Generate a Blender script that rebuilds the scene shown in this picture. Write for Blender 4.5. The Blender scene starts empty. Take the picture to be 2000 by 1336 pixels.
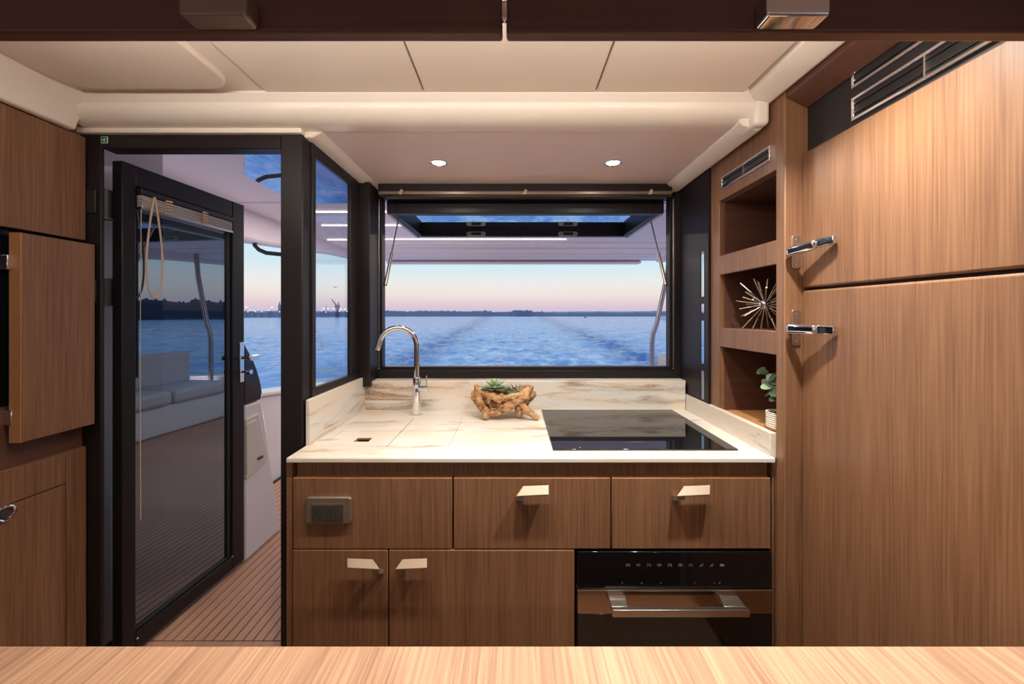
import bpy, bmesh, math, random
from mathutils import Vector, Matrix, noise
random.seed(7)
R = math.radians
scene = bpy.context.scene
COL = scene.collection

# ------------------------------------------------------------------ camera
EYE = 1.354            # eye height above the galley sole
FPX, VX, VY = 740.0, 1003.0, 615.0
cam_d = bpy.data.cameras.new('camera')
cam_d.sensor_width = 36.0
cam_d.lens = FPX / 2000 * 36
cam_d.shift_x = -(VX - 1000) / 2000
cam_d.shift_y = -(668 - VY) / 2000
cam_d.clip_start = 0.02
cam_d.clip_end = 6000
cam = bpy.data.objects.new('camera', cam_d)
cam.location = (0, 0, EYE)
cam.rotation_euler = (R(90), 0, 0)
COL.objects.link(cam)
scene.camera = cam

# ------------------------------------------------------------------ view / exposure
vs = scene.view_settings
vs.view_transform = 'Standard'
vs.look = 'None'
vs.gamma = 1.0
vs.use_curve_mapping = False
vs.exposure = 0.35

# ------------------------------------------------------------------ world: dusk sky
w = bpy.data.worlds.new('dusk_sky')
scene.world = w
w.use_nodes = True
nt = w.node_tree
nt.nodes.clear()
tc = nt.nodes.new('ShaderNodeTexCoord')
sx = nt.nodes.new('ShaderNodeSeparateXYZ')
nt.links.new(tc.outputs['Generated'], sx.inputs[0])
rp = nt.nodes.new('ShaderNodeValToRGB')
el = rp.color_ramp.elements
el[0].position = 0.0;  el[0].color = (.50, .49, .66, 1)
el[1].position = 1.0;  el[1].color = (.25, .40, .68, 1)
for p, c in ((.018, (.66, .53, .62)), (.035, (.76, .62, .64)), (.052, (.82, .73, .68)), (.08, (.80, .79, .77)), (.13, (.60, .78, .86)),
             (.24, (.54, .74, .89)), (.5, (.40, .60, .84))):
    e = el.new(p); e.color = (*c, 1)
nt.links.new(sx.outputs['Z'], rp.inputs[0])
bg = nt.nodes.new('ShaderNodeBackground')
bg.inputs[1].default_value = .84
nt.links.new(rp.outputs[0], bg.inputs[0])
ow = nt.nodes.new('ShaderNodeOutputWorld')
nt.links.new(bg.outputs[0], ow.inputs[0])

# ------------------------------------------------------------------ lamp powers (each lamp is built with its fixture below)
GALLEY_W, CABIN_FILL_W, CEILING_FILL_W, COCKPIT_FILL_W = 1.6, 5.0, 5.6, 4.0
SALON_W = (.3, 3.0, 4.4, 8.5)
STRIP_W = 11.0
LAMP_WARM = (1.0, .84, .68)
LAMP_GALLEY = (1.0, .90, .79)

# ------------------------------------------------------------------ helpers
def px(x, y, Y):
    """world point at depth Y that the photograph shows at pixel (x, y)"""
    return Vector(((x - VX) * Y / FPX, Y, EYE - (y - VY) * Y / FPX))
def pX(x, Y): return (x - VX) * Y / FPX
def pZ(y, Y): return EYE - (y - VY) * Y / FPX

class MB:
    def __init__(s): s.bm = bmesh.new()
    def box(s, x0, x1, y0, y1, z0, z1):
        v = [s.bm.verts.new((x, y, z)) for x in (x0, x1) for y in (y0, y1) for z in (z0, z1)]
        for f in ((0,1,3,2), (4,6,7,5), (0,4,5,1), (2,3,7,6), (0,2,6,4), (1,5,7,3)):
            s.bm.faces.new([v[i] for i in f])
        return s
    def hexa(s, c):      # 8 corners: bottom ring 4, top ring 4
        v = [s.bm.verts.new(p) for p in c]
        for f in ((3,2,1,0), (4,5,6,7), (0,1,5,4), (1,2,6,5), (2,3,7,6), (3,0,4,7)):
            s.bm.faces.new([v[i] for i in f])
        return s
    def prism(s, pts, axis, a, b):   # polygon extruded along axis from a to b; pts are the 2 other coords in order
        def mk(p, t):
            if axis == 'X': return (t, p[0], p[1])
            if axis == 'Y': return (p[0], t, p[1])
            return (p[0], p[1], t)
        A = [s.bm.verts.new(mk(p, a)) for p in pts]
        B = [s.bm.verts.new(mk(p, b)) for p in pts]
        n = len(pts)
        s.bm.faces.new(A[::-1]); s.bm.faces.new(B)
        for i in range(n):
            s.bm.faces.new((A[i], A[(i+1) % n], B[(i+1) % n], B[i]))
        return s
    def slab(s, poly, vec):          # polygon of 3d points extruded by vec
        A = [s.bm.verts.new(p) for p in poly]
        B = [s.bm.verts.new(Vector(p) + Vector(vec)) for p in poly]
        n = len(poly)
        s.bm.faces.new(A[::-1]); s.bm.faces.new(B)
        for i in range(n):
            s.bm.faces.new((A[i], A[(i+1) % n], B[(i+1) % n], B[i]))
        return s
    def tube(s, pts, r, seg=10, cap=True):
        pts = [Vector(p) for p in pts]
        rs = r if isinstance(r, (list, tuple)) else [r] * len(pts)
        rings = []
        up = None
        for i, p in enumerate(pts):
            a = pts[max(i-1, 0)]; b = pts[min(i+1, len(pts)-1)]
            d = (b - a).normalized()
            if up is None:
                up = Vector((0, 0, 1)) if abs(d.z) < .9 else Vector((1, 0, 0))
            u = d.cross(up).normalized(); v = u.cross(d).normalized()
            up = v
            rings.append([s.bm.verts.new(p + (u * math.cos(t) + v * math.sin(t)) * rs[i])
                          for t in (2 * math.pi * k / seg for k in range(seg))])
        for i in range(len(pts) - 1):
            for k in range(seg):
                s.bm.faces.new((rings[i][k], rings[i][(k+1) % seg], rings[i+1][(k+1) % seg], rings[i+1][k]))
        if cap:
            s.bm.faces.new(rings[0][::-1]); s.bm.faces.new(rings[-1])
        return s
    def lathe(s, prof, c, seg=24, axis='Z'):   # prof: (r, h)
        c = Vector(c); rings = []
        for r, h in prof:
            ring = []
            for k in range(seg):
                t = 2 * math.pi * k / seg
                o = {'Z': (r*math.cos(t), r*math.sin(t), h), 'Y': (r*math.cos(t), h, r*math.sin(t)), 'X': (h, r*math.cos(t), r*math.sin(t))}[axis]
                ring.append(s.bm.verts.new(c + Vector(o)))
            rings.append(ring)
        for i in range(len(rings) - 1):
            for k in range(seg):
                s.bm.faces.new((rings[i][k], rings[i][(k+1) % seg], rings[i+1][(k+1) % seg], rings[i+1][k]))
        s.bm.faces.new(rings[0][::-1]); s.bm.faces.new(rings[-1])
        return s
    def ball(s, c, r, seg=12, sc=(1, 1, 1)):
        m = Matrix.Translation(Vector(c)) @ Matrix.Diagonal((r*sc[0], r*sc[1], r*sc[2], 1))
        bmesh.ops.create_uvsphere(s.bm, u_segments=seg, v_segments=max(6, seg*2//3), radius=1, matrix=m)
        return s
    def rrect(s, x0, x1, z0, z1, r, axis, a, b, seg=5):   # rounded rectangle prism
        pts = []
        for cx, cz, t0 in ((x1-r, z1-r, 0), (x0+r, z1-r, 90), (x0+r, z0+r, 180), (x1-r, z0+r, 270)):
            for k in range(seg + 1):
                t = R(t0 + 90*k/seg)
                pts.append((cx + r*math.cos(t), cz + r*math.sin(t)))
        return s.prism(pts, axis, a, b)

def obj(name, mb, mat, parent=None, bevel=0, angle=40, seg=2):
    bm = mb.bm
    bmesh.ops.recalc_face_normals(bm, faces=bm.faces)
    me = bpy.data.meshes.new(name)
    bm.to_mesh(me); bm.free()
    for p in me.polygons: p.use_smooth = True
    me.set_sharp_from_angle(angle=R(angle))
    me.materials.append(mat)
    o = bpy.data.objects.new(name, me)
    COL.objects.link(o)
    if parent is not None:
        off = Vector((0, 0, 0)); p = parent
        while p is not None:
            off += p.location; p = p.parent
        me.transform(Matrix.Translation(-off))
        o.parent = parent
    if bevel:
        b = o.modifiers.new('bevel', 'BEVEL'); b.width = bevel; b.segments = seg; b.limit_method = 'ANGLE'
        b.angle_limit = R(35); b.harden_normals = False
    return o
def thing(name, label, cat, loc, group=None, kind=None):
    o = bpy.data.objects.new(name, None)
    o.empty_display_size = .05
    COL.objects.link(o); o.location = loc
    return tag(o, label, cat, group, kind)
def tag(o, label, cat, group=None, kind=None):
    o['label'] = label
    if cat: o['category'] = cat
    if group: o['group'] = group
    if kind: o['kind'] = kind
    return o
def rebase(o, loc):     # put the origin of a top-level mesh at loc
    o.data.transform(Matrix.Translation(-Vector(loc))); o.location = loc
    return o
def struct(name, mb, mat, bevel=0, label=None, **k):
    o = obj(name, mb, mat, None, bevel, **k); o['kind'] = 'structure'
    if label: o['label'] = label
    return o
def structE(name, loc, label=None):
    o = bpy.data.objects.new(name, None); o.empty_display_size = .05; COL.objects.link(o); o.location = loc
    o['kind'] = 'structure'
    if label: o['label'] = label
    return o

# ------------------------------------------------------------------ materials
def newmat(name):
    m = bpy.data.materials.new(name); m.use_nodes = True
    n = m.node_tree; b = n.nodes['Principled BSDF']
    return m, n, b
def plain(name, col, rough=.5, metal=0, spec=.5, coat=0, bump=0, bscale=200):
    m, n, b = newmat(name)
    b.inputs['Roughness'].default_value = rough
    b.inputs['Metallic'].default_value = metal
    b.inputs['Specular IOR Level'].default_value = spec
    b.inputs['Coat Weight'].default_value = coat
    tcn = n.nodes.new('ShaderNodeTexCoord'); nz = n.nodes.new('ShaderNodeTexNoise')
    nz.inputs['Scale'].default_value = bscale; nz.inputs['Detail'].default_value = 3
    n.links.new(tcn.outputs['Object'], nz.inputs['Vector'])
    mx = n.nodes.new('ShaderNodeMix'); mx.data_type = 'RGBA'
    mx.inputs[6].default_value = (*[c*.95 for c in col], 1); mx.inputs[7].default_value = (*[min(1, c*1.05) for c in col], 1)
    n.links.new(nz.outputs['Fac'], mx.inputs[0]); n.links.new(mx.outputs[2], b.inputs['Base Color'])
    if bump:
        bp = n.nodes.new('ShaderNodeBump'); bp.inputs['Strength'].default_value = bump; bp.inputs['Distance'].default_value = .002
        n.links.new(nz.outputs['Fac'], bp.inputs['Height']); n.links.new(bp.outputs[0], b.inputs['Normal'])
    return m
def wood(name, light, dark, axis='Z', fine=240, rough=.38, contrast=(.3, .7), coat=0):
    m, n, b = newmat(name)
    tcn = n.nodes.new('ShaderNodeTexCoord')
    def nz(sc, stretch, det, dist=0):
        mp = n.nodes.new('ShaderNodeMapping')
        s = [sc, sc, sc]; s['XYZ'.index(axis)] = sc * stretch
        mp.inputs['Scale'].default_value = s
        n.links.new(tcn.outputs['Object'], mp.inputs[0])
        t = n.nodes.new('ShaderNodeTexNoise'); t.inputs['Scale'].default_value = 1; t.inputs['Detail'].default_value = det
        t.inputs['Distortion'].default_value = dist
        n.links.new(mp.outputs[0], t.inputs['Vector'])
        return t
    a = nz(fine, .018, 4); c = nz(22, .05, 3, .3)
    ad = n.nodes.new('ShaderNodeMix'); ad.data_type = 'FLOAT'; ad.inputs[0].default_value = .33
    n.links.new(a.outputs['Fac'], ad.inputs[2]); n.links.new(c.outputs['Fac'], ad.inputs[3])
    r_ = n.nodes.new('ShaderNodeValToRGB')
    r_.color_ramp.elements[0].position = contrast[0]; r_.color_ramp.elements[0].color = (*dark, 1)
    r_.color_ramp.elements[1].position = contrast[1]; r_.color_ramp.elements[1].color = (*light, 1)
    n.links.new(ad.outputs[0], r_.inputs[0]); n.links.new(r_.outputs[0], b.inputs['Base Color'])
    b.inputs['Roughness'].default_value = rough
    b.inputs['Coat Weight'].default_value = coat
    bp = n.nodes.new('ShaderNodeBump'); bp.inputs['Strength'].default_value = .12; bp.inputs['Distance'].default_value = .001
    n.links.new(a.outputs['Fac'], bp.inputs['Height']); n.links.new(bp.outputs[0], b.inputs['Normal'])
    return m
def emit(name, col, s):
    m, n, b = newmat(name)
    b.inputs['Base Color'].default_value = (*col, 1)
    b.inputs['Emission Color'].default_value = (*col, 1); b.inputs['Emission Strength'].default_value = s
    return m
def pane_mat(name, tint, refl, reflcol=(1, 1, 1), rough=0.0):
    """coated glass: part mirror, part clear (a fixed share plus the Fresnel share)"""
    m = bpy.data.materials.new(name); m.use_nodes = True
    n = m.node_tree; n.nodes.clear()
    tr = n.nodes.new('ShaderNodeBsdfTransparent'); tr.inputs[0].default_value = (*tint, 1)
    gl = n.nodes.new('ShaderNodeBsdfGlossy'); gl.inputs['Color'].default_value = (*reflcol, 1); gl.inputs['Roughness'].default_value = rough
    fr = n.nodes.new('ShaderNodeFresnel'); fr.inputs[0].default_value = 1.5
    ad = n.nodes.new('ShaderNodeMath'); ad.operation = 'ADD'; ad.use_clamp = True; ad.inputs[1].default_value = refl
    ge = n.nodes.new('ShaderNodeNewGeometry'); io = n.nodes.new('ShaderNodeMix'); io.data_type = 'FLOAT'   # same share on both faces of the pane
    io.inputs[2].default_value = 1.5; io.inputs[3].default_value = 1/1.5
    n.links.new(ge.outputs['Backfacing'], io.inputs[0]); n.links.new(io.outputs[0], fr.inputs[0])
    n.links.new(fr.outputs[0], ad.inputs[0])
    mx = n.nodes.new('ShaderNodeMixShader'); n.links.new(ad.outputs[0], mx.inputs[0])
    n.links.new(tr.outputs[0], mx.inputs[1]); n.links.new(gl.outputs[0], mx.inputs[2])
    o = n.nodes.new('ShaderNodeOutputMaterial'); n.links.new(mx.outputs[0], o.inputs[0])
    return m

WL, WD = (.275, .141, .073), (.130, .057, .029)
M = {}
M['wood'] = wood('walnut_veneer_upright', WL, WD, 'Z')
M['wood_x'] = wood('walnut_veneer_level', WL, WD, 'X')
M['wood_y'] = wood('walnut_veneer_fore_aft', (.53, .335, .225), (.30, .17, .11), 'Y', 260, .35, (.36, .62))
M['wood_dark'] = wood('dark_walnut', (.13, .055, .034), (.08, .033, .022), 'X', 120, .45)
M['edge'] = wood('veneer_edge', (.50, .25, .10), (.40, .19, .075), 'Y', 120, .4)
M['teak'] = wood('teak', (.64, .37, .25), (.43, .23, .15), 'Y', 150, .5)
M['black'] = plain('black_anodised_metal', (.012, .009, .010), .42, .0, .32)
M['blackmatt'] = plain('matt_black', (.012, .011, .012), .5)
M['caulk'] = plain('black_caulk', (.012, .008, .008), .6)
M['galleylining'] = plain('rosy_cream_headliner', (.84, .70, .665), .5, bump=.03, bscale=500)
M['headliner'] = plain('cream_headliner', (.78, .69, .60), .5, bump=.03, bscale=500)
M['gloss_cream'] = plain('cream_gelcoat_moulding', (.82, .76, .68), .28)
M['white'] = plain('white_gelcoat', (.78, .74, .74), .35)
M['offwhite'] = plain('cream_plastic', (.70, .64, .58), .4)
M['hard'] = plain('hardtop_gelcoat', (.84, .76, .77), .4)
M['chrome'] = plain('chrome', (.82, .82, .84), .08, 1.0)
M['satin'] = plain('satin_nickel', (.55, .50, .45), .32, 1.0)
M['handle'] = plain('brushed_champagne_metal', (.27, .205, .15), .45, .3)
M['bronze'] = plain('bronze_plastic', (.26, .20, .15), .42, .6)
M['gunmetal'] = plain('dark_socket', (.045, .04, .035), .45)
M['brass'] = plain('pale_brass', (.62, .50, .36), .25, 1.0)
M['shadedsteel'] = plain('shaded_stainless', (.34, .29, .31), .25, 1.0)  # steel darkened, the stanchion's shade put into its colour
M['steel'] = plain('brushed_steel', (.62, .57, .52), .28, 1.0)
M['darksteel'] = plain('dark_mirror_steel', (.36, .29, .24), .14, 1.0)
M['glassblack'] = plain('black_ceramic_glass', (.006, .006, .008), .03, 0, .9)
M['oven'] = plain('black_oven_glass', (.006, .005, .006), .06, 0, .5)
M['screen'] = plain('black_appliance_glass', (.006, .007, .009), .03, 0, 1.0)
M['cord'] = plain('beige_cord', (.60, .45, .32), .8)
M['pot'] = plain('ribbed_white_ceramic', (.72, .62, .52), .5)
M['leaf'] = plain('green_leaf', (.05, .10, .05), .45)
M['leafpale'] = plain('pale_leaf', (.20, .30, .16), .45)
M['stem'] = plain('brown_stem', (.09, .05, .04), .6)
M['soil'] = plain('soil', (.03, .02, .015), .9)
M['succ'] = plain('succulent_green', (.22, .32, .20), .5)
M['succpale'] = plain('succulent_pale', (.48, .56, .40), .5)
M['succcore'] = plain('succulent_core', (.30, .48, .08), .5)
M['green'] = plain('sign_green', (.01, .16, .06), .5)
M['signwhite'] = plain('sign_white', (.8, .85, .8), .5)
M['icon'] = plain('icon_grey', (.16, .15, .145), .5)
M['iconred'] = plain('icon_red', (.17, .08, .05), .5)
M['iconblue'] = plain('icon_blue', (.04, .09, .12), .5)
M['blind'] = plain('pleated_blind', (.42, .39, .40), .6)
M['blindrail'] = plain('blind_rail', (.28, .21, .15), .35, .7)
M['led'] = emit('led_strip', (1, .93, .84), 5.0)
M['lens'] = emit('lamp_lens', (1, .93, .82), 25.0)
M['sidepane'] = pane_mat('side_window_glass', (.92, .95, .98), .02)
M['doorpane'] = pane_mat('mirror_tinted_door_glass', (.20, .20, .20), .27, (.66, .82, 1.0))
M['sashpane'] = pane_mat('mirror_tinted_sash_glass', (.45, .5, .6), .62, (.78, .88, 1.0))
M['overpane'] = pane_mat('polished_overhead_panel', (.1, .1, .12), .72, (1.0, .93, .96))
M['cushion'] = plain('white_vinyl', (.55, .53, .54), .5)
M['lipshade'] = plain('shaded_hardtop_lip', (.30, .24, .28), .6)  # hardtop gelcoat with the shade at the lip put into its colour
M['seal_glint'] = plain('pale_sash_glint', (.45, .50, .62), .5)  # pale blue: reflection along the sash edges put into the colour
M['darkglass'] = plain('black_gelcoat', (.02, .012, .02), .12)
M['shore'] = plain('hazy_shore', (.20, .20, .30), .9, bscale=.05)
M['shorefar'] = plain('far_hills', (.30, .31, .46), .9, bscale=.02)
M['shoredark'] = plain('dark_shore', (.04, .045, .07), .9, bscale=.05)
M['shorelamp'] = emit('shore_lamp', (1, .95, .8), 4.0)
M['cabin'] = plain('cabin_lining', (.40, .33, .28), .6)
M['sole'] = wood('cabin_sole', (.36, .20, .12), (.25, .13, .075), 'Y', 100, .4)

# stone: off-white slab with long brown streaks
def stone(name='streaked_cream_stone', run='X', lo=.575, hi=.69, off=(3.1, 1.7, .6)):
    m, n, b = newmat(name)
    sw = (lambda t: (t[1], t[0], t[2])) if run == 'Y' else (lambda t: t)
    geo = n.nodes.new('ShaderNodeNewGeometry')
    def nz(scale, sc3, det, dist=0, off=(0, 0, 0)):
        mp = n.nodes.new('ShaderNodeMapping'); mp.inputs['Scale'].default_value = sw(sc3); mp.inputs['Location'].default_value = off
        n.links.new(geo.outputs['Position'], mp.inputs[0])
        t = n.nodes.new('ShaderNodeTexNoise'); t.inputs['Scale'].default_value = scale; t.inputs['Detail'].default_value = det
        t.inputs['Roughness'].default_value = .62; t.inputs['Distortion'].default_value = dist
        n.links.new(mp.outputs[0], t.inputs['Vector']); return t
    base = nz(2.2, (1, 5, 5), 4, .4)
    r1 = n.nodes.new('ShaderNodeValToRGB')
    e = r1.color_ramp.elements
    e[0].position = .30; e[0].color = (.64, .54, .44, 1); e[1].position = .72; e[1].color = (.58, .56, .53, 1)
    k = e.new(.48); k.color = (.68, .62, .54, 1); k = e.new(.58); k.color = (.66, .65, .62, 1)
    n.links.new(base.outputs['Fac'], r1.inputs[0])
    st = nz(2.6, (1.0, 6.5, 8), 6, .6, off)
    r2 = n.nodes.new('ShaderNodeValToRGB')
    r2.color_ramp.elements[0].position = lo; r2.color_ramp.elements[0].color = (0, 0, 0, 1)
    r2.color_ramp.elements[1].position = hi; r2.color_ramp.elements[1].color = (1, 1, 1, 1)
    n.links.new(st.outputs['Fac'], r2.inputs[0])
    fi = nz(60, (1, 3, 3), 4)
    mu = n.nodes.new('ShaderNodeMath'); mu.operation = 'MULTIPLY'; mu.use_clamp = True
    mu2 = n.nodes.new('ShaderNodeMath'); mu2.operation = 'MULTIPLY'; mu2.inputs[1].default_value = 1.7
    n.links.new(fi.outputs['Fac'], mu2.inputs[0]); n.links.new(mu2.outputs[0], mu.inputs[0]); n.links.new(r2.outputs[0], mu.inputs[1])
    mx = n.nodes.new('ShaderNodeMix'); mx.data_type = 'RGBA'; mx.inputs[7].default_value = (.27, .15, .07, 1)
    n.links.new(mu.outputs[0], mx.inputs[0]); n.links.new(r1.outputs[0], mx.inputs[6])
    n.links.new(mx.outputs[2], b.inputs['Base Color'])
    b.inputs['Roughness'].default_value = .3
    return m
M['stone'] = stone()
M['stone_back'] = stone('streaked_stone_splash', 'X', .50, .66, (1.2, .4, .9))
M['stone_side'] = stone('streaked_stone_side', 'Y', .56, .70, (.3, 2.4, 1.5))

def driftwood_mat():
    m, n, b = newmat('gnarled_driftwood')
    tcn = n.nodes.new('ShaderNodeTexCoord')
    t = n.nodes.new('ShaderNodeTexNoise'); t.inputs['Scale'].default_value = 30; t.inputs['Detail'].default_value = 6; t.inputs['Distortion'].default_value = 1.1
    mp = n.nodes.new('ShaderNodeMapping'); mp.inputs['Scale'].default_value = (1, 1, 1.9); mp.inputs['Rotation'].default_value = (0, .5, 0)
    n.links.new(tcn.outputs['Object'], mp.inputs[0]); n.links.new(mp.outputs[0], t.inputs['Vector'])
    r_ = n.nodes.new('ShaderNodeValToRGB'); e = r_.color_ramp.elements
    e[0].position = .36; e[0].color = (.11, .045, .020, 1); e[1].position = .66; e[1].color = (.52, .33, .17, 1)
    k = e.new(.45); k.color = (.36, .175, .07, 1)
    n.links.new(t.outputs['Fac'], r_.inputs[0]); n.links.new(r_.outputs[0], b.inputs['Base Color'])
    bp = n.nodes.new('ShaderNodeBump'); bp.inputs['Strength'].default_value = .9; bp.inputs['Distance'].default_value = .008
    n.links.new(t.outputs['Fac'], bp.inputs['Height']); n.links.new(bp.outputs[0], b.inputs['Normal'])
    b.inputs['Roughness'].default_value = .55
    return m
M['drift'] = driftwood_mat()

def sea_mat():
    m, n, b = newmat('evening_sea')
    geo = n.nodes.new('ShaderNodeNewGeometry')
    sp = n.nodes.new('ShaderNodeSeparateXYZ'); n.links.new(geo.outputs['Position'], sp.inputs[0])
    # churned wake: a band astern of the boat, widening with distance
    def math_(op, a, c=None, v=None, clamp=False):
        q = n.nodes.new('ShaderNodeMath'); q.operation = op; q.use_clamp = clamp
        n.links.new(a, q.inputs[0])
        if c is not None: n.links.new(c, q.inputs[1])
        elif v is not None: q.inputs[1].default_value = v
        return q.outputs[0]
    ax = math_('ABSOLUTE', math_('SUBTRACT', sp.outputs['X'], v=.8))
    wid = math_('ADD', math_('MULTIPLY', sp.outputs['Y'], v=.065), v=5.2)
    ratio = math_('DIVIDE', ax, wid)
    band = n.nodes.new('ShaderNodeMapRange'); band.inputs[1].default_value = 1.0; band.inputs[2].default_value = .35; band.inputs[3].default_value = .22  # weak foam outside the wake paints glints onto the open water
    n.links.new(ratio, band.inputs[0])
    mp = n.nodes.new('ShaderNodeMapping'); mp.inputs['Scale'].default_value = (.8, .5, 1)
    n.links.new(geo.outputs['Position'], mp.inputs[0])
    t = n.nodes.new('ShaderNodeTexNoise'); t.inputs['Scale'].default_value = 1.1; t.inputs['Detail'].default_value = 7; t.inputs['Roughness'].default_value = .65
    n.links.new(mp.outputs[0], t.inputs['Vector'])
    th = n.nodes.new('ShaderNodeMapRange'); th.inputs[1].default_value = .47; th.inputs[2].default_value = .64
    n.links.new(t.outputs['Fac'], th.inputs[0])
    fo = math_('MULTIPLY', th.outputs[0], band.outputs[0])
    fo2 = math_('MULTIPLY', fo, v=1.6, clamp=True)
    rg_ = n.nodes.new('ShaderNodeMapRange'); rg_.inputs[3].default_value = .10; rg_.inputs[4].default_value = .75
    n.links.new(fo2, rg_.inputs[0]); n.links.new(rg_.outputs[0], b.inputs['Roughness'])
    mx = n.nodes.new('ShaderNodeMix'); mx.data_type = 'RGBA'
    mx.inputs[6].default_value = (.26, .45, .80, 1); mx.inputs[7].default_value = (.92, .96, 1.0, 1)
    n.links.new(fo2, mx.inputs[0])
    arm = n.nodes.new('ShaderNodeMapRange'); arm.inputs[1].default_value = .32; arm.inputs[2].default_value = .0; arm.inputs[4].default_value = .85
    n.links.new(math_('ABSOLUTE', math_('SUBTRACT', ratio, v=1.0)), arm.inputs[0])
    mx2 = n.nodes.new('ShaderNodeMix'); mx2.data_type = 'RGBA'; mx2.inputs[7].default_value = (.05, .15, .46, 1)   # darker reflection of the wake's two steep arms, put into the colour
    n.links.new(arm.outputs[0], mx2.inputs[0]); n.links.new(mx.outputs[2], mx2.inputs[6]); n.links.new(mx2.outputs[2], b.inputs['Base Color'])
    b.inputs['IOR'].default_value = 1.33
    t2 = n.nodes.new('ShaderNodeTexNoise'); t2.inputs['Scale'].default_value = 1.3; t2.inputs['Detail'].default_value = 6
    n.links.new(geo.outputs['Position'], t2.inputs['Vector'])
    bp = n.nodes.new('ShaderNodeBump'); bp.inputs['Strength'].default_value = 1.0; bp.inputs['Distance'].default_value = .30
    n.links.new(t2.outputs['Fac'], bp.inputs['Height'])
    t3 = n.nodes.new('ShaderNodeTexNoise'); t3.inputs['Scale'].default_value = .22; t3.inputs['Detail'].default_value = 5; t3.inputs['Roughness'].default_value = .6
    n.links.new(geo.outputs['Position'], t3.inputs['Vector'])
    bp2 = n.nodes.new('ShaderNodeBump'); bp2.inputs['Strength'].default_value = 1.0; bp2.inputs['Distance'].default_value = 1.1
    n.links.new(t3.outputs['Fac'], bp2.inputs['Height']); n.links.new(bp.outputs[0], bp2.inputs['Normal'])
    n.links.new(bp2.outputs[0], b.inputs['Normal'])
    return m
M['sea'] = sea_mat()

# ================================================================== THE SETTING
# key planes, metres
YC0, YC1 = 1.149, 1.727          # counter front edge and splash face
ZC = .920                        # counter top
YW = 1.83                        # aft window plane
XL, XR = -.69, .79               # galley sides
YB = 1.25                        # door bulkhead
ZD = .14                         # cockpit deck
ZG, ZH = 1.965, 2.03             # galley ceiling, main ceiling

struct('floor', MB().box(-1.9, 1.9, -3.0, 1.30, -.06, 0), M['sole'])
# lower aft bulkhead, behind the cabinets
wa = structE('wall_aft', (0, YW, 0))
obj('lower_bulkhead', MB().box(-.69, .80, 1.80, 1.86, 0, 1.03), M['white'], wa)
obj('upper_bulkhead', MB().box(-.77, 1.1, 1.84, 1.88, 1.93, 2.15), M['white'], wa)
struct('wall_right', MB().box(1.06, 1.10, .40, 1.545, 0, 2.10), M['wood_dark'])
struct('wall_left', MB().box(-1.95, -1.90, -3.0, 1.25, 0, .95).box(-1.95, -1.90, -3.0, 1.25, 1.75, 2.10).box(-1.95, -1.90, -.3, 1.25, .95, 1.75), M['cabin'])
struct('wall_starboard_saloon', MB().box(1.90, 1.95, -3.0, .45, 0, .95).box(1.90, 1.95, -3.0, .45, 1.75, 2.10).box(1.90, 1.95, -.3, .45, .95, 1.75), M['cabin'])
struct('wall_starboard_return', MB().box(1.10, 1.95, .40, .45, 0, 2.10), M['cabin'])
struct('wall_forward', MB().box(-1.95, 1.95, -3.05, -3.0, 0, 1.05).box(-1.95, 1.95, -3.05, -3.0, 1.85, 2.10).box(-1.95, -1.65, -3.05, -3.0, 1.05, 1.85).box(1.65, 1.95, -3.05, -3.0, 1.05, 1.85).box(-.05, .05, -3.05, -3.0, 1.05, 1.85), M['cabin'])
struct('wall_port_outer', MB().box(-1.95, -1.455, 1.25, 1.30, 0, 2.15), M['white'])

# ceiling
ce = structE('ceiling', (0, 0, ZH))
obj('deckhead', MB().box(-1.95, 1.95, -3.05, 1.30, 2.06, 2.14).box(-.76, 1.10, 1.30, 1.86, 2.06, 2.14), M['white'], ce)
obj('forward_lining', MB().box(-1.9, 1.9, -3.0, .575, ZH, 2.062), M['headliner'], ce)
g = .004
for a, b in ((-.752, pX(840, 1.19) - .012), (pX(840, 1.19) - .008, pX(1157, 1.19)), (pX(1157, 1.19) + g, .70)):
    obj('headliner_panel', MB().box(a, b, .58, 1.163, ZH, 2.062), M['headliner'], ce, bevel=.004)
obj('port_surround', MB().box(-1.40, -.757, .58, 1.163, ZH + .004, 2.062), M['headliner'], ce, bevel=.005)
obj('coffer_panel', MB().rrect(-1.30, -.815, .45, 1.118, .07, 'Z', ZH - .012, ZH + .01), M['headliner'], ce, bevel=.006)
# rounded cross beam
prof = [(1.150, 2.062), (1.150, 2.028), (1.162, 2.016)]
for k in range(9):
    t = R(90 * k / 8)
    prof.append((1.168 + .066 * (1 - math.cos(t)), 2.010 - .046 * math.sin(t)))
prof += [(1.262, 1.964), (1.262, 2.062)]
obj('cross_beam', MB().prism(prof, 'X', -1.395, .752), M['gloss_cream'], ce, angle=30)
# port cornice above the left cabinets
pc = [(-1.41, 1.938), (-1.385, 1.938), (-1.375, 1.965), (-1.345, 2.000), (-1.305, 2.024), (-1.30, 2.06), (-1.41, 2.06)]
obj('port_cornice', MB().prism(pc, 'Y', .58, 1.20), M['gloss_cream'], ce, bevel=.006)
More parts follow.
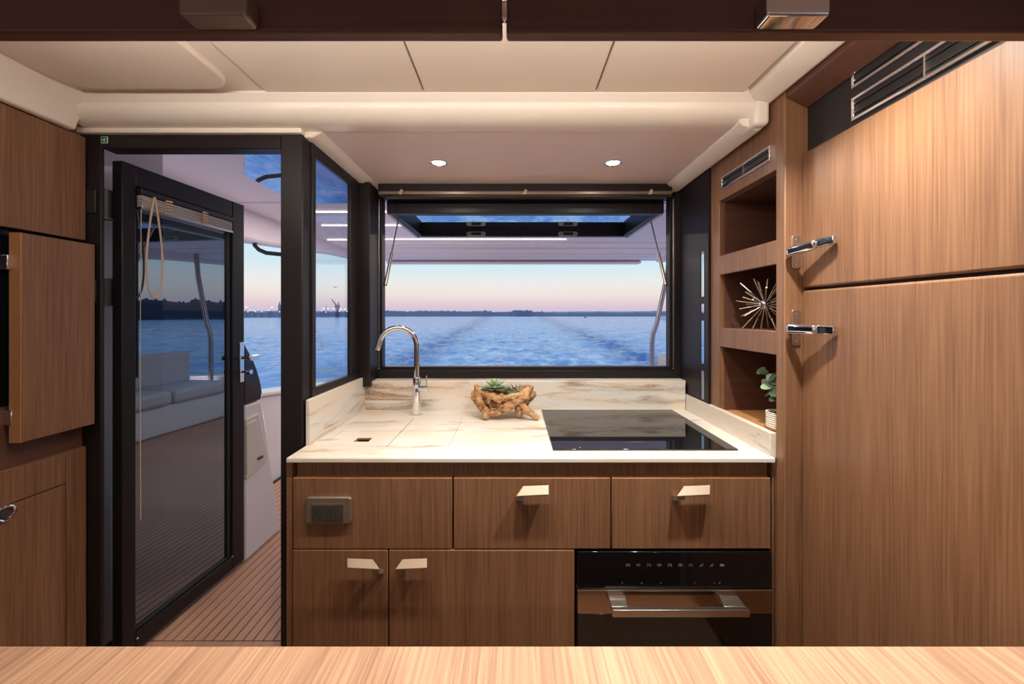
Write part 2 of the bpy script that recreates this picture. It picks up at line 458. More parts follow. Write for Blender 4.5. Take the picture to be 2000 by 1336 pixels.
# starboard cornice, tapering up to the main ceiling and stepping down to the galley
sc_ = [(.715, 2.029), (.735, 2.016), (.792, 2.006), (.80, 2.012), (.80, 2.06), (.715, 2.06)]
obj('starboard_cornice', MB().prism(sc_, 'Y', .58, 1.21), M['gloss_cream'], ce, bevel=.005)
ga = obj('galley_headliner', MB().box(XL - .02, .80, 1.258, 1.84, ZG, 2.0), M['galleylining'], ce)
rb = [(.712, 1.966), (.722, 1.955), (.770, 1.938), (.785, 1.940), (.79, 1.950), (.79, 2.01), (.712, 2.01)]
obj('galley_trim', MB().prism(rb, 'Y', 1.195, 1.83), M['gloss_cream'], ce, bevel=.006)
obj('beam_end', MB().box(.742, .792, 1.165, 1.262, 1.942, 2.03), M['gloss_cream'], ce, bevel=.014, seg=4)
lb = [(-.70, 1.945), (-.672, 1.945), (-.655, 1.955), (-.635, 1.966), (-.635, 1.99), (-.70, 1.99)]
obj('galley_trim', MB().prism(lb, 'Y', 1.262, 1.83), M['gloss_cream'], ce, bevel=.004)
obj('galley_trim', MB().prism([(1.815, 1.946), (1.80, 1.948), (1.775, 1.966), (1.775, 1.99), (1.835, 1.99), (1.835, 1.946)], 'X', -.69, .75), M['gloss_cream'], ce, bevel=.004)
obj('header_soffit', MB().box(-1.455, XL - .004, 1.236, 1.262, 1.949, 2.02), M['gloss_cream'], ce, bevel=.004)

# door frame
df = structE('trim_1', (-1.38, YB, 0), 'black metal frame around the open cockpit doorway')
obj('jamb', MB().box(-1.455, -1.362, YB, 1.262, 0, 1.949), M['black'], df, bevel=.002)
obj('header', MB().box(-1.361, -.770, YB, 1.300, 1.903, 1.9485), M['black'], df, bevel=.003)
obj('threshold', MB().box(-1.40, -.74, YB, 1.335, 0, ZD - .02), M['black'], df)
pl = structE('trim_2', (-.73, YB, 0), 'black metal corner pillar between the doorway and the galley')
obj('pillar', MB().box(-.769, -.696, YB, 1.30, 0, 1.9495), M['black'], pl, bevel=.003)
# port side window of the galley
w2 = structE('window_2', (XL, 1.5, 1.05), 'fixed black-framed side window beside the tap')
obj('sill', MB().box(-.71, XL, 1.30, 1.70, 0, 1.10), M['black'], w2, bevel=.003)
obj('head', MB().box(-.705, XL, 1.30, 1.70, 1.905, 1.955), M['black'], w2, bevel=.003)
obj('stile', MB().box(-.705, XL, 1.30, 1.325, 1.1, 1.905), M['black'], w2, bevel=.003)
obj('stile', MB().box(-.705, XL, 1.605, 1.70, 1.1, 1.905), M['black'], w2, bevel=.003)
obj('pane', MB().box(-.702, -.697, 1.32, 1.61, 1.09, 1.91), M['sidepane'], w2)
# aft window frame
w1 = structE('window_1', (0, YW, 1.05), 'wide black-framed galley window with its sash swung up open')
xa, xb = pX(747, YW), pX(1307, YW)
obj('sill', MB().box(xa - .012, xb + .012, 1.80, 1.87, 1.045, pZ(722, YW)), M['black'], w1, bevel=.002)
obj('sill_lip', MB().box(xa, xb, 1.825, 1.87, pZ(722, YW) - .005, pZ(716, YW)), M['black'], w1, bevel=.002)
obj('stile', MB().box(-.705, xa - .012, 1.70, 1.87, 1.03, 1.95), M['black'], w1, bevel=.003)
obj('stile_inner', MB().box(xa - .02, xa, 1.825, 1.87, 1.05, 1.95), M['black'], w1, bevel=.002)
obj('stile', MB().box(xb + .012, .80, 1.80, 1.87, .93, 1.95), M['black'], w1, bevel=.003)
obj('stile_inner', MB().box(xb, xb + .02, 1.825, 1.87, 1.05, 1.95), M['black'], w1, bevel=.002)
obj('head', MB().box(-.74, .80, 1.82, 1.87, 1.915, 1.99), M['black'], w1, bevel=.003)
for sx_ in (xa - .010, xb + .012):
    obj('cap_screw', MB().ball((sx_, 1.812, pZ(720, 1.81)), .005, 10), M['chrome'], w1)
    obj('guide_wire', MB().tube([(sx_, 1.812, pZ(720, 1.81)), (sx_, 1.812, 1.915)], .0012, 6), M['satin'], w1)
# open sash, hinged at its top edge and swung out level
sash = MB()
def ring(mb, x0, x1, y0, y1, z0, z1, sx, sy0, sy1):
    mb.box(x0, x0 + sx, y0, y1, z0, z1); mb.box(x1 - sx, x1, y0, y1, z0, z1)
    mb.box(x0 + sx, x1 - sx, y0, y0 + sy0, z0, z1); mb.box(x0 + sx, x1 - sx, y1 - sy1, y1, z0, z1)
SX0, SX1, SY0, SY1, SZ0, SZ1 = pX(755, 1.875), pX(1297, 1.875), 1.875, 2.46, 1.853, 1.925
ring(sash, SX0, SX1, SY0, SY1, SZ0 + .004, SZ1, .045, .05, .04)
so = obj('sash', sash, M['black'], w1, bevel=.003)
obj('seal_glint', MB().box(SX0, SX0 + .016, SY0 + .02, SY1, SZ0, SZ0 + .0045), M['seal_glint'], so)
obj('seal_glint', MB().box(SX1 - .016, SX1, SY0 + .02, SY1, SZ0, SZ0 + .0045), M['seal_glint'], so)
obj('sash_pane', MB().box(SX0 + .04, SX1 - .04, SY0 + .04, SY1 - .035, 1.902, 1.908), M['sashpane'], so)
for cx in (pX(930, 2.42), pX(1109, 2.42)):
    zc = pZ(457, 2.42)
    cpt = obj('catch_plate', MB().rrect(cx - .062, cx + .062, zc - .014, zc + .014, .013, 'Y', 2.412, 2.421), M['satin'], so, bevel=.002)
    obj('catch_slot', MB().rrect(cx - .030, cx + .032, zc - .009, zc + .009, .004, 'Y', 2.4105, 2.413), M['blackmatt'], cpt)
for s, x0 in ((-1, SX0 + .012), (1, SX1 - .012)):
    xo = xa + .004 if s < 0 else xb - .004
    a = Vector((x0, 2.02, 1.855)); c = Vector((xo, 1.86, 1.50)); m_ = a.lerp(c, .52)
    st = obj('gas_strut', MB().tube([m_, c], .0085, 12), M['satin'], w1)
    obj('piston_rod', MB().tube([a, m_], .0042, 10), M['satin'], st)
# blind cassette above the opening
bc = thing('blind_cassette', 'black roller blind cassette along the top of the galley window', 'blind', (0, 1.76, 1.93))
bx0, bx1 = pX(738, 1.765), pX(1313, 1.765)
obj('cassette', MB().box(bx0, bx1, 1.765, 1.825, 1.928, 1.966), M['black'], bc, bevel=.003)
obj('rail', MB().box(bx0 + .003, bx1 - .003, 1.757, 1.80, 1.912, 1.930), M['blindrail'], bc, bevel=.004)
obj('lower_bar', MB().box(bx0 + .02, bx1 - .02, 1.765, 1.80, 1.903, 1.9125), M['blackmatt'], bc, bevel=.002)
for x in (783, 1025, 1270):
    cx = pX(x, 1.755)
    tie = MB()
    for j in range(4):
        tie.tube([(cx - .010 + .002*j, 1.752, 1.914 + .0045*j), (cx + .008 + .001*j, 1.750, 1.916 + .0045*j)], .003, 6)
    tie.tube([(cx, 1.753, 1.910), (cx + .003, 1.751, 1.936)], .003, 6)
    obj('tie_cord', tie, M['cord'], bc)
# narrow starboard slit window and its black surround
w3 = structE('window_3', (XR, 1.6, 1.0), 'narrow slit window in the black panel beside the shelves')
ya, yb_ = .79*FPX/(1368-VX), .79*FPX/(1375-VX)
XT = XR + .004
obj('panel', MB().box(XR, XT, ya, 1.80, .93, 1.95), M['black'], w3)
obj('panel', MB().box(XR, XT, 1.5365, yb_, .93, 1.95).box(XT, .83, 1.5365, 1.545, .93, 1.95), M['black'], w3)
obj('panel_end', MB().box(XR, XT, yb_, ya, .93, 1.00).box(XR, XT, yb_, ya, 1.62, 1.95), M['black'], w3)
for zz in (1.12, 1.33, 1.40):
    obj('slit_bar', MB().box(XR + .0005, XT, yb_, ya, zz, zz + .03), M['black'], w3)
obj('pane', MB().box(XT + .001, XT + .003, yb_ - .003, ya + .003, .99, 1.63), M['sidepane'], w3)

# exit sign on the door header
es = thing('exit_sign', 'small green and white emergency exit sticker on the door header', 'sign', px(204, 280, YB - .003))
e0, e1, f0, f1 = pX(198, YB), pX(211, YB), pZ(280, YB), pZ(267, YB)
obj('border', MB().box(e0, e1, YB - .0015, YB, f0, f1), M['signwhite'], es)
obj('field', MB().box(e0 + .0017, e1 - .0017, YB - .0022, YB - .0014, f0 + .0017, f1 - .0017), M['green'], es)
u = (e1 - e0) / 13; cx, cz = (e0 + e1) / 2 + u, (f0 + f1) / 2
mn = MB()
def bar(mb, x0, z0, x1, z1, t, y0=YB - .0028, y1=YB - .002):
    d = Vector((x1 - x0, 0, z1 - z0)); q = Vector((-d.z, 0, d.x)).normalized() * t
    mb.slab([Vector((x0, y0, z0)) + q, Vector((x0, y0, z0)) - q, Vector((x1, y0, z1)) - q, Vector((x1, y0, z1)) + q], (0, y1 - y0, 0))
bar(mn, cx, cz + 1.6*u, cx - u, cz - .6*u, .7*u); bar(mn, cx - u, cz - .6*u, cx + .8*u, cz - 1.8*u, .45*u)
bar(mn, cx + .8*u, cz - 1.8*u, cx + .6*u, cz - 3.6*u, .4*u); bar(mn, cx - u, cz - .6*u, cx - 2.2*u, cz - 3*u, .45*u)
bar(mn, cx, cz + 1.3*u, cx + 2*u, cz + .2*u, .4*u); bar(mn, cx - .1*u, cz + 1.4*u, cx - 2*u, cz + .8*u, .4*u)
mn.ball((cx + .5*u, YB - .0022, cz + 2.8*u), .8*u, 8, (1, .5, 1))
obj('running_figure', mn, M['signwhite'], es)
ar = MB(); bar(ar, cx - 5.4*u, cz, cx - 3.2*u, cz, .3*u); bar(ar, cx - 5.4*u, cz, cx - 4.6*u, cz + .9*u, .3*u); bar(ar, cx - 5.4*u, cz, cx - 4.6*u, cz - .9*u, .3*u)
obj('arrow', ar, M['signwhite'], es)

# ------------------------------------------------------------------ open glass door
DH, DF = Vector((-1.345, 1.302, 0)), Vector((-1.308, 1.840, 0))
dvec = (DF - DH); DW = dvec.length; du = dvec.normalized(); dn = Vector((du.y, -du.x, 0))   # dn points to the cabin side (+X)
door = structE('door_1', (DH.x, DH.y, .165), 'black-framed mirror-tinted glass door swung open into the cockpit')
DZ0, DZ1, DT = .165, 1.885, .038
def dbox(u0, u1, z0, z1, d0, d1):      # along door, height, depth from the +X face inwards
    c = []
    for z in (z0, z1):
        for (uu, dd) in ((u0, d0), (u1, d0), (u1, d1), (u0, d1)):
            p = DH + du*uu - dn*dd; c.append((p.x, p.y, z))
    return MB().hexa(c)
gu0, gu1, gz0, gz1 = .045, DW - .070, .222, 1.812
obj('hinge_stile', dbox(0, gu0, DZ0, DZ1, 0, DT), M['black'], door, bevel=.003)
obj('lock_stile', dbox(gu1, DW, DZ0, DZ1, 0, DT), M['black'], door, bevel=.003)
obj('top_rail', dbox(gu0, gu1, gz1, DZ1, .0005, DT), M['black'], door, bevel=.003)
obj('bottom_rail', dbox(gu0, gu1, DZ0, gz0, .0005, DT), M['black'], door, bevel=.003)
obj('glazing_bead', dbox(gu1 - .020, gu1, gz0, gz1, .008, .03), M['blackmatt'], door, bevel=.002)
obj('glazing_bead', dbox(gu0, gu1 - .02, gz0, gz0 + .014, .008, .03), M['blackmatt'], door, bevel=.002)
obj('door_pane', dbox(gu0 - .01, gu1, gz0, gz1, .016, .022), M['doorpane'], door)
def dp(u_, z, d): p = DH + du*u_ - dn*d; return Vector((p.x, p.y, z))
for uu, zz in ((gu1 - .006, gz0 + .006), (gu0 + .002, gz0 - .02)):
    obj('rail_screw', MB().ball(dp(uu, zz, -.002), .0045, 8), M['chrome'], door)
# hinges
for y0, y1 in ((375, 430), (545, 597)):
    z1_, z0_ = pZ(y0, 1.30), pZ(y1, 1.30)
    hg = obj('hinge', MB().tube([(-1.379, 1.280, z0_), (-1.379, 1.280, z1_)], .017, 16), M['blackmatt'], door)
    obj('hinge_leaf', MB().box(-1.405, -1.374, 1.2445, 1.2505, z0_ + .01, z1_ - .01), M['blackmatt'], hg, bevel=.002)
    obj('hinge_washer', MB().lathe([(.021, 0), (.021, .003)], (-1.379, 1.280, z0_ - .003), 16), M['gunmetal'], hg)
# lock plate, lever and knob on the lock edge, inner lever on the glass side
lp = dp(DW, 0, DT/2)
zl0, zl1 = pZ(745, DF.y), pZ(668, DF.y)
pz = dbox(DW - .008, DW + .001, zl0, zl1, -.006, -.001)
obj('lock_plate', dbox(DW - .030, DW - .004, zl0, zl1, -.004, .001), M['chrome'], door, bevel=.001)
zz = pZ(698, DF.y)
obj('lever_handle', MB().tube([dp(DW - .017, zz, 0), dp(DW - .017, zz, -.045)], .008, 12), M['chrome'], door)
lev = MB(); a, c = dp(DW - .035, zz, -.052), dp(DW + .030, zz, -.052)
lev.hexa([(p.x + dn.x*o_, p.y + dn.y*o_, p.z + h) for h in (-.013, .013) for p, o_ in ((a, -.006), (c, -.006), (c, .006), (a, .006))])
obj('lever_grip', lev, M['chrome'], door, bevel=.005, seg=3)
obj('door_knob', MB().tube([dp(DW - .017, pZ(725, DF.y), 0), dp(DW - .017, pZ(725, DF.y), -.030), dp(DW - .017, pZ(725, DF.y), -.034), dp(DW - .017, pZ(725, DF.y), -.05)], [.007, .008, .013, .011], 14), M['chrome'], door)
lo_ = MB(); lo_.tube([dp(gu1 - .03, zz, .045), dp(gu1 - .10, zz + .004, .052), dp(gu1 - .145, zz + .002, .052)], [.007, .007, .006], 10)
lo_.tube([dp(gu1 - .03, zz, .036), dp(gu1 - .03, zz, .05)], .008, 10)
obj('outer_lever', lo_, M['blackmatt'], door)
# pleated blind folded at the head of the door glass
db = thing('door_blind', 'folded grey pleated blind at the top of the open door glass', 'blind', dp(gu0, 1.75, -.004))
for k in range(5):
    obj('blind_pleat', dbox(gu0 + .012, gu1 - .012, 1.742 + k*.0085, 1.742 + k*.0085 + .0075, -.010, .013), M['blind'], db, bevel=.002)
obj('blind_headrail', dbox(gu0 + .006, gu1 - .008, 1.786, 1.806, -.014, .014), M['blackmatt'], db, bevel=.002)
obj('blind_bottomrail', dbox(gu0 + .010, gu1 - .010, 1.733, 1.7425, -.013, .013), M['satin'], db, bevel=.002)
for uu in (gu0 + .105, gu0 + .262):
    t_ = MB()
    for j in range(5): t_.tube([dp(uu - .012, 1.742 + j*.011, -.0165), dp(uu + .012, 1.744 + j*.011, -.0165)], .0042, 6)
    obj('blind_tie', t_, M['cord'], db)
cord = db
cp = []
for k in range(33):
    t = k / 32 * 2 * math.pi
    zc = 1.60 + .185 * math.cos(t); wv = .008 + .032 * max(0, (1.785 - zc) / .37) ** .8
    cp.append(dp(gu0 + .045 + wv * math.sin(t) * 1.0, zc, -.022))
obj('cord_loop', MB().tube(cp, .0032, 8), M['cord'], cord)
obj('cord_line', MB().tube([dp(gu0 + .012, 1.745, -.006), dp(gu0 + .010, 1.2, -.004), dp(gu0 + .012, .62, -.004)], .0013, 6), M['cord'], cord)

# ------------------------------------------------------------------ near pass-through: overhead flaps and table
fl = []
ZF, YF = pZ(62, .55), .55
gx0, gx1 = pX(981.5, .55), pX(989, .55)
for nm, a, b, lab, hx in (('overhead_flap', -1.2, gx0, 'dark brown wooden overhead flap left of the narrow gap', (357, 487)),
                          ('overhead_flap', gx1, .845, 'dark brown wooden overhead flap right of the narrow gap', (1492, 1615))):
    f = thing(nm, lab, 'cabinet flap', ((a + b)/2, YF, ZF), 'overhead flaps')
    obj('panel', MB().box(a, b, YF, YF + .022, ZF, ZH), M['wood_dark'], f, bevel=.004)
    h0, h1 = pX(hx[0], .53), pX(hx[1], .53)
    zt = pZ(38, .53)
    h = obj('handle', MB().rrect(h0, h1, zt, zt + .034, .006, 'Y', .522, .551), M['bronze'] if hx[0] < 1000 else M['chrome'], f, bevel=.003)  # left handle's dark reflection is put into its brown colour
    h['label'] = 'flap handle coloured for its dark reflection' if hx[0] < 1000 else 'chrome flap handle'
gl_ = MB(); gl_.rrect(pX(980, .548), pX(991, .548), pZ(46, .548), pZ(8, .548), .003, 'Y', .540, .549)
ltch = rebase(obj('flap_latch', gl_, M['chrome'], None, bevel=.002), px(985, 30, .545))
tag(ltch, 'small chrome latch in the gap between the overhead flaps', 'latch')
ZT = pZ(1260, .60)
tb = thing('table', 'pale wood table top running across the near foreground', 'table', (0, .45, ZT - .04))
obj('table_top', MB().box(-1.3, .845, .30, .600, ZT - .035, ZT), M['wood_y'], tb, bevel=.004, seg=3)
obj('table_support', MB().box(-1.2, .84, .34, .40, 0, ZT - .034), M['wood_dark'], tb)

# ================================================================== GALLEY FURNITURE
# ------------------------------------------------------------------ base cabinet
YF1 = 1.16
bcab = thing('galley_base_cabinet', 'long walnut galley base cabinet under the streaked stone worktop', 'cabinet', (.05, 1.4, 0))
obj('carcass', MB().box(-.655, .19, 1.185, 1.70, .06, .08).box(-.655, .783, 1.185, 1.70, .636, .648).box(.178, .19, 1.185, 1.70, .08, .636).box(-.655, .783, 1.69, 1.70, .08, .9), M['wood_dark'], bcab)
obj('end_panel', MB().box(pX(560, 1.165), pX(571, 1.165), 1.163, 1.70, 0, .906), M['wood'], bcab, bevel=.0015)
obj('end_panel', MB().box(pX(1508, 1.165), .800, 1.163, 1.70, 0, .906), M['wood'], bcab, bevel=.0015)
obj('fascia', MB().box(-.672, .788, 1.178, 1.19, .845, .906), M['wood'], bcab)
def front(nm, x0, x1, y0, y1, par=bcab):
    a, b = pX(x0, YF1), pX(x1, YF1)
    z1, z0 = pZ(y0, YF1), (pZ(y1, YF1) if y1 < 1250 else .06)
    o = obj(nm, MB().box(a, b, YF1, 1.18, z0, z1), M['wood'], par, bevel=.0018)
    obj('lit_edge_strip', MB().box(a + .001, b - .001, YF1 + .001, 1.179, z1 - .0012, z1 + .0004), M['edge'], o)  # lighter strip: light on the top edge put into its colour
    return o
ff = front('fixed_front', 572, 883, 934, 1072)
d1 = front('drawer', 886, 1192.5, 934, 1072)
d2 = front('drawer', 1195, 1505, 934, 1072)
c1 = front('door', 571, 757.5, 1075, 1260)
c2 = front('door', 760, 1122, 1075, 1260)
def handle(par, x_in, x_out, yt):
    """small bent tab: flat plate on a stem; x_in is the slanted stem end, x_out the free square end"""
    s = 1 if x_out > x_in else -1
    P = lambda x, y, Y: px(x, y, Y)
    yb = yt + 22
    poly = [P(x_in + s*14, yt + 2, 1.140), P(x_out, yt, 1.140), P(x_out, yb - 3, 1.118), P(x_in, yb, 1.118)]
    m1 = MB().slab(poly, (0, .002, -.004))
    h = obj('handle', m1, M['handle'], par, bevel=.001)
    a, b = sorted((pX(x_in, 1.125), pX(x_in + s*15, 1.125)))
    zt, zb = pZ(yb - 1, 1.122), pZ(yb + 9, 1.122)
    zr, zq = EYE - (EYE - zt)*YF1/1.122, EYE - (EYE - zb)*YF1/1.122
    obj('handle_stem', MB().hexa([(a, 1.122, zb), (b, 1.122, zb), (b, YF1, zq), (a, YF1, zq), (a, 1.122, zt), (b, 1.122, zt), (b, YF1, zr), (a, YF1, zr)]), M['handle'], h, bevel=.001)
handle(d1, 1008, 1072, 947)
handle(d2, 1322, 1387, 947)
handle(c1, 742, 678, 1090)
handle(c2, 772, 834, 1090)
# outlet
ol = thing('power_outlet', 'bronze twin power outlet plate on the left drawer front', 'outlet', px(642, 1023, YF1))
Yo = 1.152
obj('plate', MB().rrect(pX(598, Yo), pX(687, Yo), pZ(1022, Yo), pZ(970, Yo), .010, 'Y', 1.147, YF1), M['bronze'], ol, bevel=.004, seg=3)
obj('bezel', MB().rrect(pX(611, Yo), pX(672, Yo), pZ(1015, Yo), pZ(983, Yo), .002, 'Y', 1.1445, 1.149), M['satin'], ol)
for i, (a, b) in enumerate(((612.5, 626), (626.7, 641), (641.7, 656), (656.7, 670.5))):
    s_ = obj('socket_module', MB().box(pX(a, Yo), pX(b, Yo), 1.1435, 1.148, pZ(1013.5, Yo), pZ(984.5, Yo)), M['gunmetal'], ol, bevel=.0006)
    if i in (0, 2):
        cx = (pX(a, Yo) + pX(b, Yo)) / 2; zc = pZ(995, Yo)
        sl = MB().box(cx - .0055, cx - .0038, 1.1428, 1.144, zc - .004, zc + .004).box(cx + .0038, cx + .0055, 1.1428, 1.144, zc - .005, zc + .005)
        sl.lathe([(.0028, 0), (.0028, .001)], (cx, 1.1429, zc - .012), 10, 'Y')
        obj('socket_holes', sl, M['blackmatt'], s_)
# ------------------------------------------------------------------ oven
ov = thing('built_in_oven', 'black built-in oven with steel handle at the right of the cabinet', 'oven', (.49, 1.4, .05))
o0, o1 = pX(1128, YF1), pX(1507, YF1)
obj('housing', MB().box(o0 - .002, o1 + .001, 1.18, 1.68, .05, .632), M['blackmatt'], ov)
cpnl = obj('control_panel', MB().box(o0, o1, 1.158, 1.182, pZ(1149, YF1), pZ(1077, YF1)), M['oven'], ov, bevel=.002)
obj('trim_strip', MB().box(o0, o1, 1.157, 1.182, pZ(1153.5, YF1), pZ(1150.5, YF1)), M['satin'], ov)
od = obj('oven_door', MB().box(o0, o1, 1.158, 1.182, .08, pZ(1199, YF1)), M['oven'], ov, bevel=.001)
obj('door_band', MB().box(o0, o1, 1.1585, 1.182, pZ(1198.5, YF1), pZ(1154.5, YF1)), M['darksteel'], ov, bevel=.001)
hz = lambda y, Y: pZ(y, Y)
# handle: a tray-shaped bar held out in front by two arms
Yh = 1.108
xa0, xa1 = pX(1197, Yh), pX(1465, Yh)
hd = obj('handle', MB().box(xa0, xa1, Yh, Yh + .014, pZ(1206, Yh), pZ(1192, Yh)), M['steel'], ov, bevel=.0012)
for (a, b, c, d) in ((1188, 1221, 1197, 1228), (1404, 1440, 1420, 1462)):
    zt, zb = pZ(1161, 1.156), pZ(1191.5, Yh)
    obj('handle_arm', MB().hexa([(pX(c, Yh), Yh + .013, zb - .012), (pX(d, Yh), Yh + .013, zb - .012), (pX(b, 1.158), 1.158, zb - .012), (pX(a, 1.158), 1.158, zb - .012),
                                 (pX(c, Yh), Yh + .013, zb), (pX(d, Yh), Yh + .013, zb), (pX(b, 1.158), 1.158, zb + .006), (pX(a, 1.158), 1.158, zb + .006)]), M['steel'], hd, bevel=.001)
# icons on the control panel
ip = YF1 - .0022
for k in range(10):
    x = 1226 + k*20.4
    cx, cz = pX(x, YF1), pZ(1103, YF1)
    mb = MB()
    if k == 9: mb.rrect(cx - .007, cx + .007, cz - .004, cz + .004, .0035, 'Y', ip - .0003, ip)
    elif k in (7, 8):
        bar(mb, cx - .005, cz - .005, cx + .002, cz + .003, .0012, ip - .0003, ip); bar(mb, cx + .001, cz - .004, cx + .006, cz + .005, .0010, ip - .0003, ip)
    else:
        mb.box(cx - .006, cx + .006, ip - .0003, ip, cz + .0025, cz + .004)
        for j in range(3): mb.box(cx - .006 + j*.0048, cx - .0035 + j*.0048, ip - .0003, ip, cz - .0045 + (.002 if (j + k) % 2 else 0), cz + .0015)
    obj('menu_icon', mb, M['iconred'] if k in (1, 2) else M['iconblue'] if k == 6 else M['icon'], cpnl)
for x in (1215, 1253, 1290, 1356, 1394, 1405):
    cx, cz = pX(x, YF1), pZ(1137.5, YF1); mb = MB()
    bar(mb, cx - .002, cz - .002, cx + .002, cz + .002, .0009, ip - .0003, ip)
    obj('touch_key', mb, M['icon'], cpnl)

# ------------------------------------------------------------------ worktop, covers, splash
wt = thing('stone_worktop', 'cream stone worktop with brown streaks over the base cabinet', 'worktop', (.05, 1.4, .90))
wx0, wx1 = pX(560, YC0), pX(1513.5, YC0)
CX0, CXm, CX1, CY0, CY1 = -.640, -.418, -.213, 1.250, 1.585
tk = .006 + .0
slab = MB()
for (a, b, c, d) in ((wx0, wx1, YC0, CY0), (wx0, CX0, CY0, CY1), (CX1, wx1, CY0, CY1), (wx0, wx1, CY1, 1.735)):
    slab.box(a, b, c, d, ZC - .0135, ZC)
bmesh.ops.remove_doubles(slab.bm, verts=slab.bm.verts, dist=.0001)
obj('slab', slab, M['stone'], wt)
edge_ = obj('front_edge', MB().box(wx0, wx1, YC0 - .0025, YC0 + .003, ZC - .0135, ZC - .0012), M['stone'], wt, bevel=.0012)
obj('back_splash', MB().box(XL + .005, XR - .006, YC1, YC1 + .018, ZC - .005, 1.0515), M['stone_back'], wt, bevel=.0015)
obj('splash_ledge', MB().box(XL + .005, pX(1343.5, YC1), YC1 + .012, 1.83, 1.034, 1.0525), M['stone_back'], wt, bevel=.0015)
obj('left_splash', MB().box(XL, XL + .014, 1.257, YC1 + .01, ZC - .005, 1.072), M['stone_side'], wt, bevel=.002)
obj('right_splash', MB().box(XR - .004, XR + .016, 1.160, YC1 + .02, ZC - .005, .992), M['stone_side'], wt, bevel=.0015)
gp = .0012
cvL = thing('sink_cover', 'left stone sink cover with a small square finger slot', 'sink cover', (-.53, 1.42, ZC - .012), 'flush sink covers')
cv = MB()
SXa, SXb, SYa, SYb = -.549, -.497, 1.297, 1.338
for (a, b, c, d) in ((CX0 + gp, CXm - gp, CY0 + gp, SYa), (CX0 + gp, SXa, SYa, SYb), (SXb, CXm - gp, SYa, SYb), (CX0 + gp, CXm - gp, SYb, CY1 - gp)):
    cv.box(a, b, c, d, ZC - .0115, ZC)
bmesh.ops.remove_doubles(cv.bm, verts=cv.bm.verts, dist=.0001)
obj('cover_plate', cv, M['stone'], cvL)
obj('slot_liner', MB().box(SXa, SXb, SYb - .0015, SYb, ZC - .0055, ZC - .0006).box(SXa, SXa + .0015, SYa, SYb, ZC - .0055, ZC - .0006), M['edge'], cvL)
obj('slot_well', MB().box(SXa, SXb, SYb - .003, SYb, ZC - .05, ZC - .0054).box(SXa, SXb, SYa, SYb, ZC - .054, ZC - .05), M['blackmatt'], cvL)
cvR = rebase(obj('sink_cover', MB().box(CXm + gp, CX1 - gp, CY0 + gp, CY1 - gp, ZC - .0115, ZC), M['stone'], None, bevel=.0006), (-.31, 1.42, ZC - .0115))
tag(cvR, 'plain stone sink cover between the slotted cover and the driftwood bowl', 'sink cover', 'flush sink covers')
obj('sink_recess', MB().box(CX0, CX1, CY0, CY1, ZC - .16, ZC - .15).box(CX0 - .004, CX0, CY0, CY1, ZC - .16, ZC - .0136).box(CX1, CX1 + .004, CY0, CY1, ZC - .16, ZC - .0136)
    .box(CX0, CX1, CY0 - .004, CY0, ZC - .16, ZC - .0136).box(CX0, CX1, CY1, CY1 + .004, ZC - .16, ZC - .0136), M['blackmatt'], wt)
# ------------------------------------------------------------------ cooktop
ck = thing('induction_cooktop', 'black glass induction cooktop set on the stone worktop', 'cooktop', (.42, 1.46, ZC))
obj('glass_plate', MB().box(.126, .718, 1.210, 1.716, ZC, ZC + .005), M['glassblack'], ck, bevel=.0012)
obj('control_mark', MB().box(pX(1232, 1.28), pX(1256, 1.28), 1.276, 1.2785, ZC + .005, ZC + .0053), M['icon'], ck)
obj('power_mark', MB().lathe([(.0022, 0), (.0022, .0004)], (pX(1132, 1.235), 1.225, ZC + .005), 10), M['signwhite'], ck)
# ------------------------------------------------------------------ tap
fx, fy = pX(814, 1.645), 1.645
tp = thing('kitchen_tap', 'tall chrome swan-neck kitchen tap behind the sink covers', 'tap', (fx, fy, ZC))
obj('base', MB().lathe([(.0205, 0), (.0205, .004), (.0185, .005), (.0165, .10), (.0155, pZ(738, fy) - ZC), (.0135, pZ(738, fy) - ZC + .003)], (fx, fy, ZC), 28), M['chrome'], tp)
zs = pZ(738, fy); rA = .078; zt = pZ(640, fy) - rA
pts = [(fx, fy, zs), (fx, fy, zs + .1), (fx, fy, zt)]
ca, sa = math.cos(R(12)), math.sin(R(12))
for k in range(1, 17):
    t = R(180 * k / 16 * .93)
    o_ = rA * (1 - math.cos(t)); pts.append((fx - o_*ca, fy - o_*sa, zt + rA*math.sin(t)))
L = Vector(pts[-1]); dd = (Vector(pts[-1]) - Vector(pts[-2])).normalized()
pts.append(tuple(L + dd*.022))
obj('spout', MB().tube(pts, .0118, 18), M['chrome'], tp)
obj('nozzle', MB().tube([L + dd*.020, L + dd*.034], .0135, 18), M['chrome'], tp)
lz = pZ(758, fy)
lv = obj('lever_body', MB().tube([(fx + .012, fy - .004, lz), (fx + .052, fy - .010, lz)], .0125, 18), M['chrome'], tp)
obj('lever_pin', MB().tube([(fx + .044, fy - .010, lz + .008), (fx + .045, fy - .010, lz + .055)], .0032, 10), M['chrome'], lv)

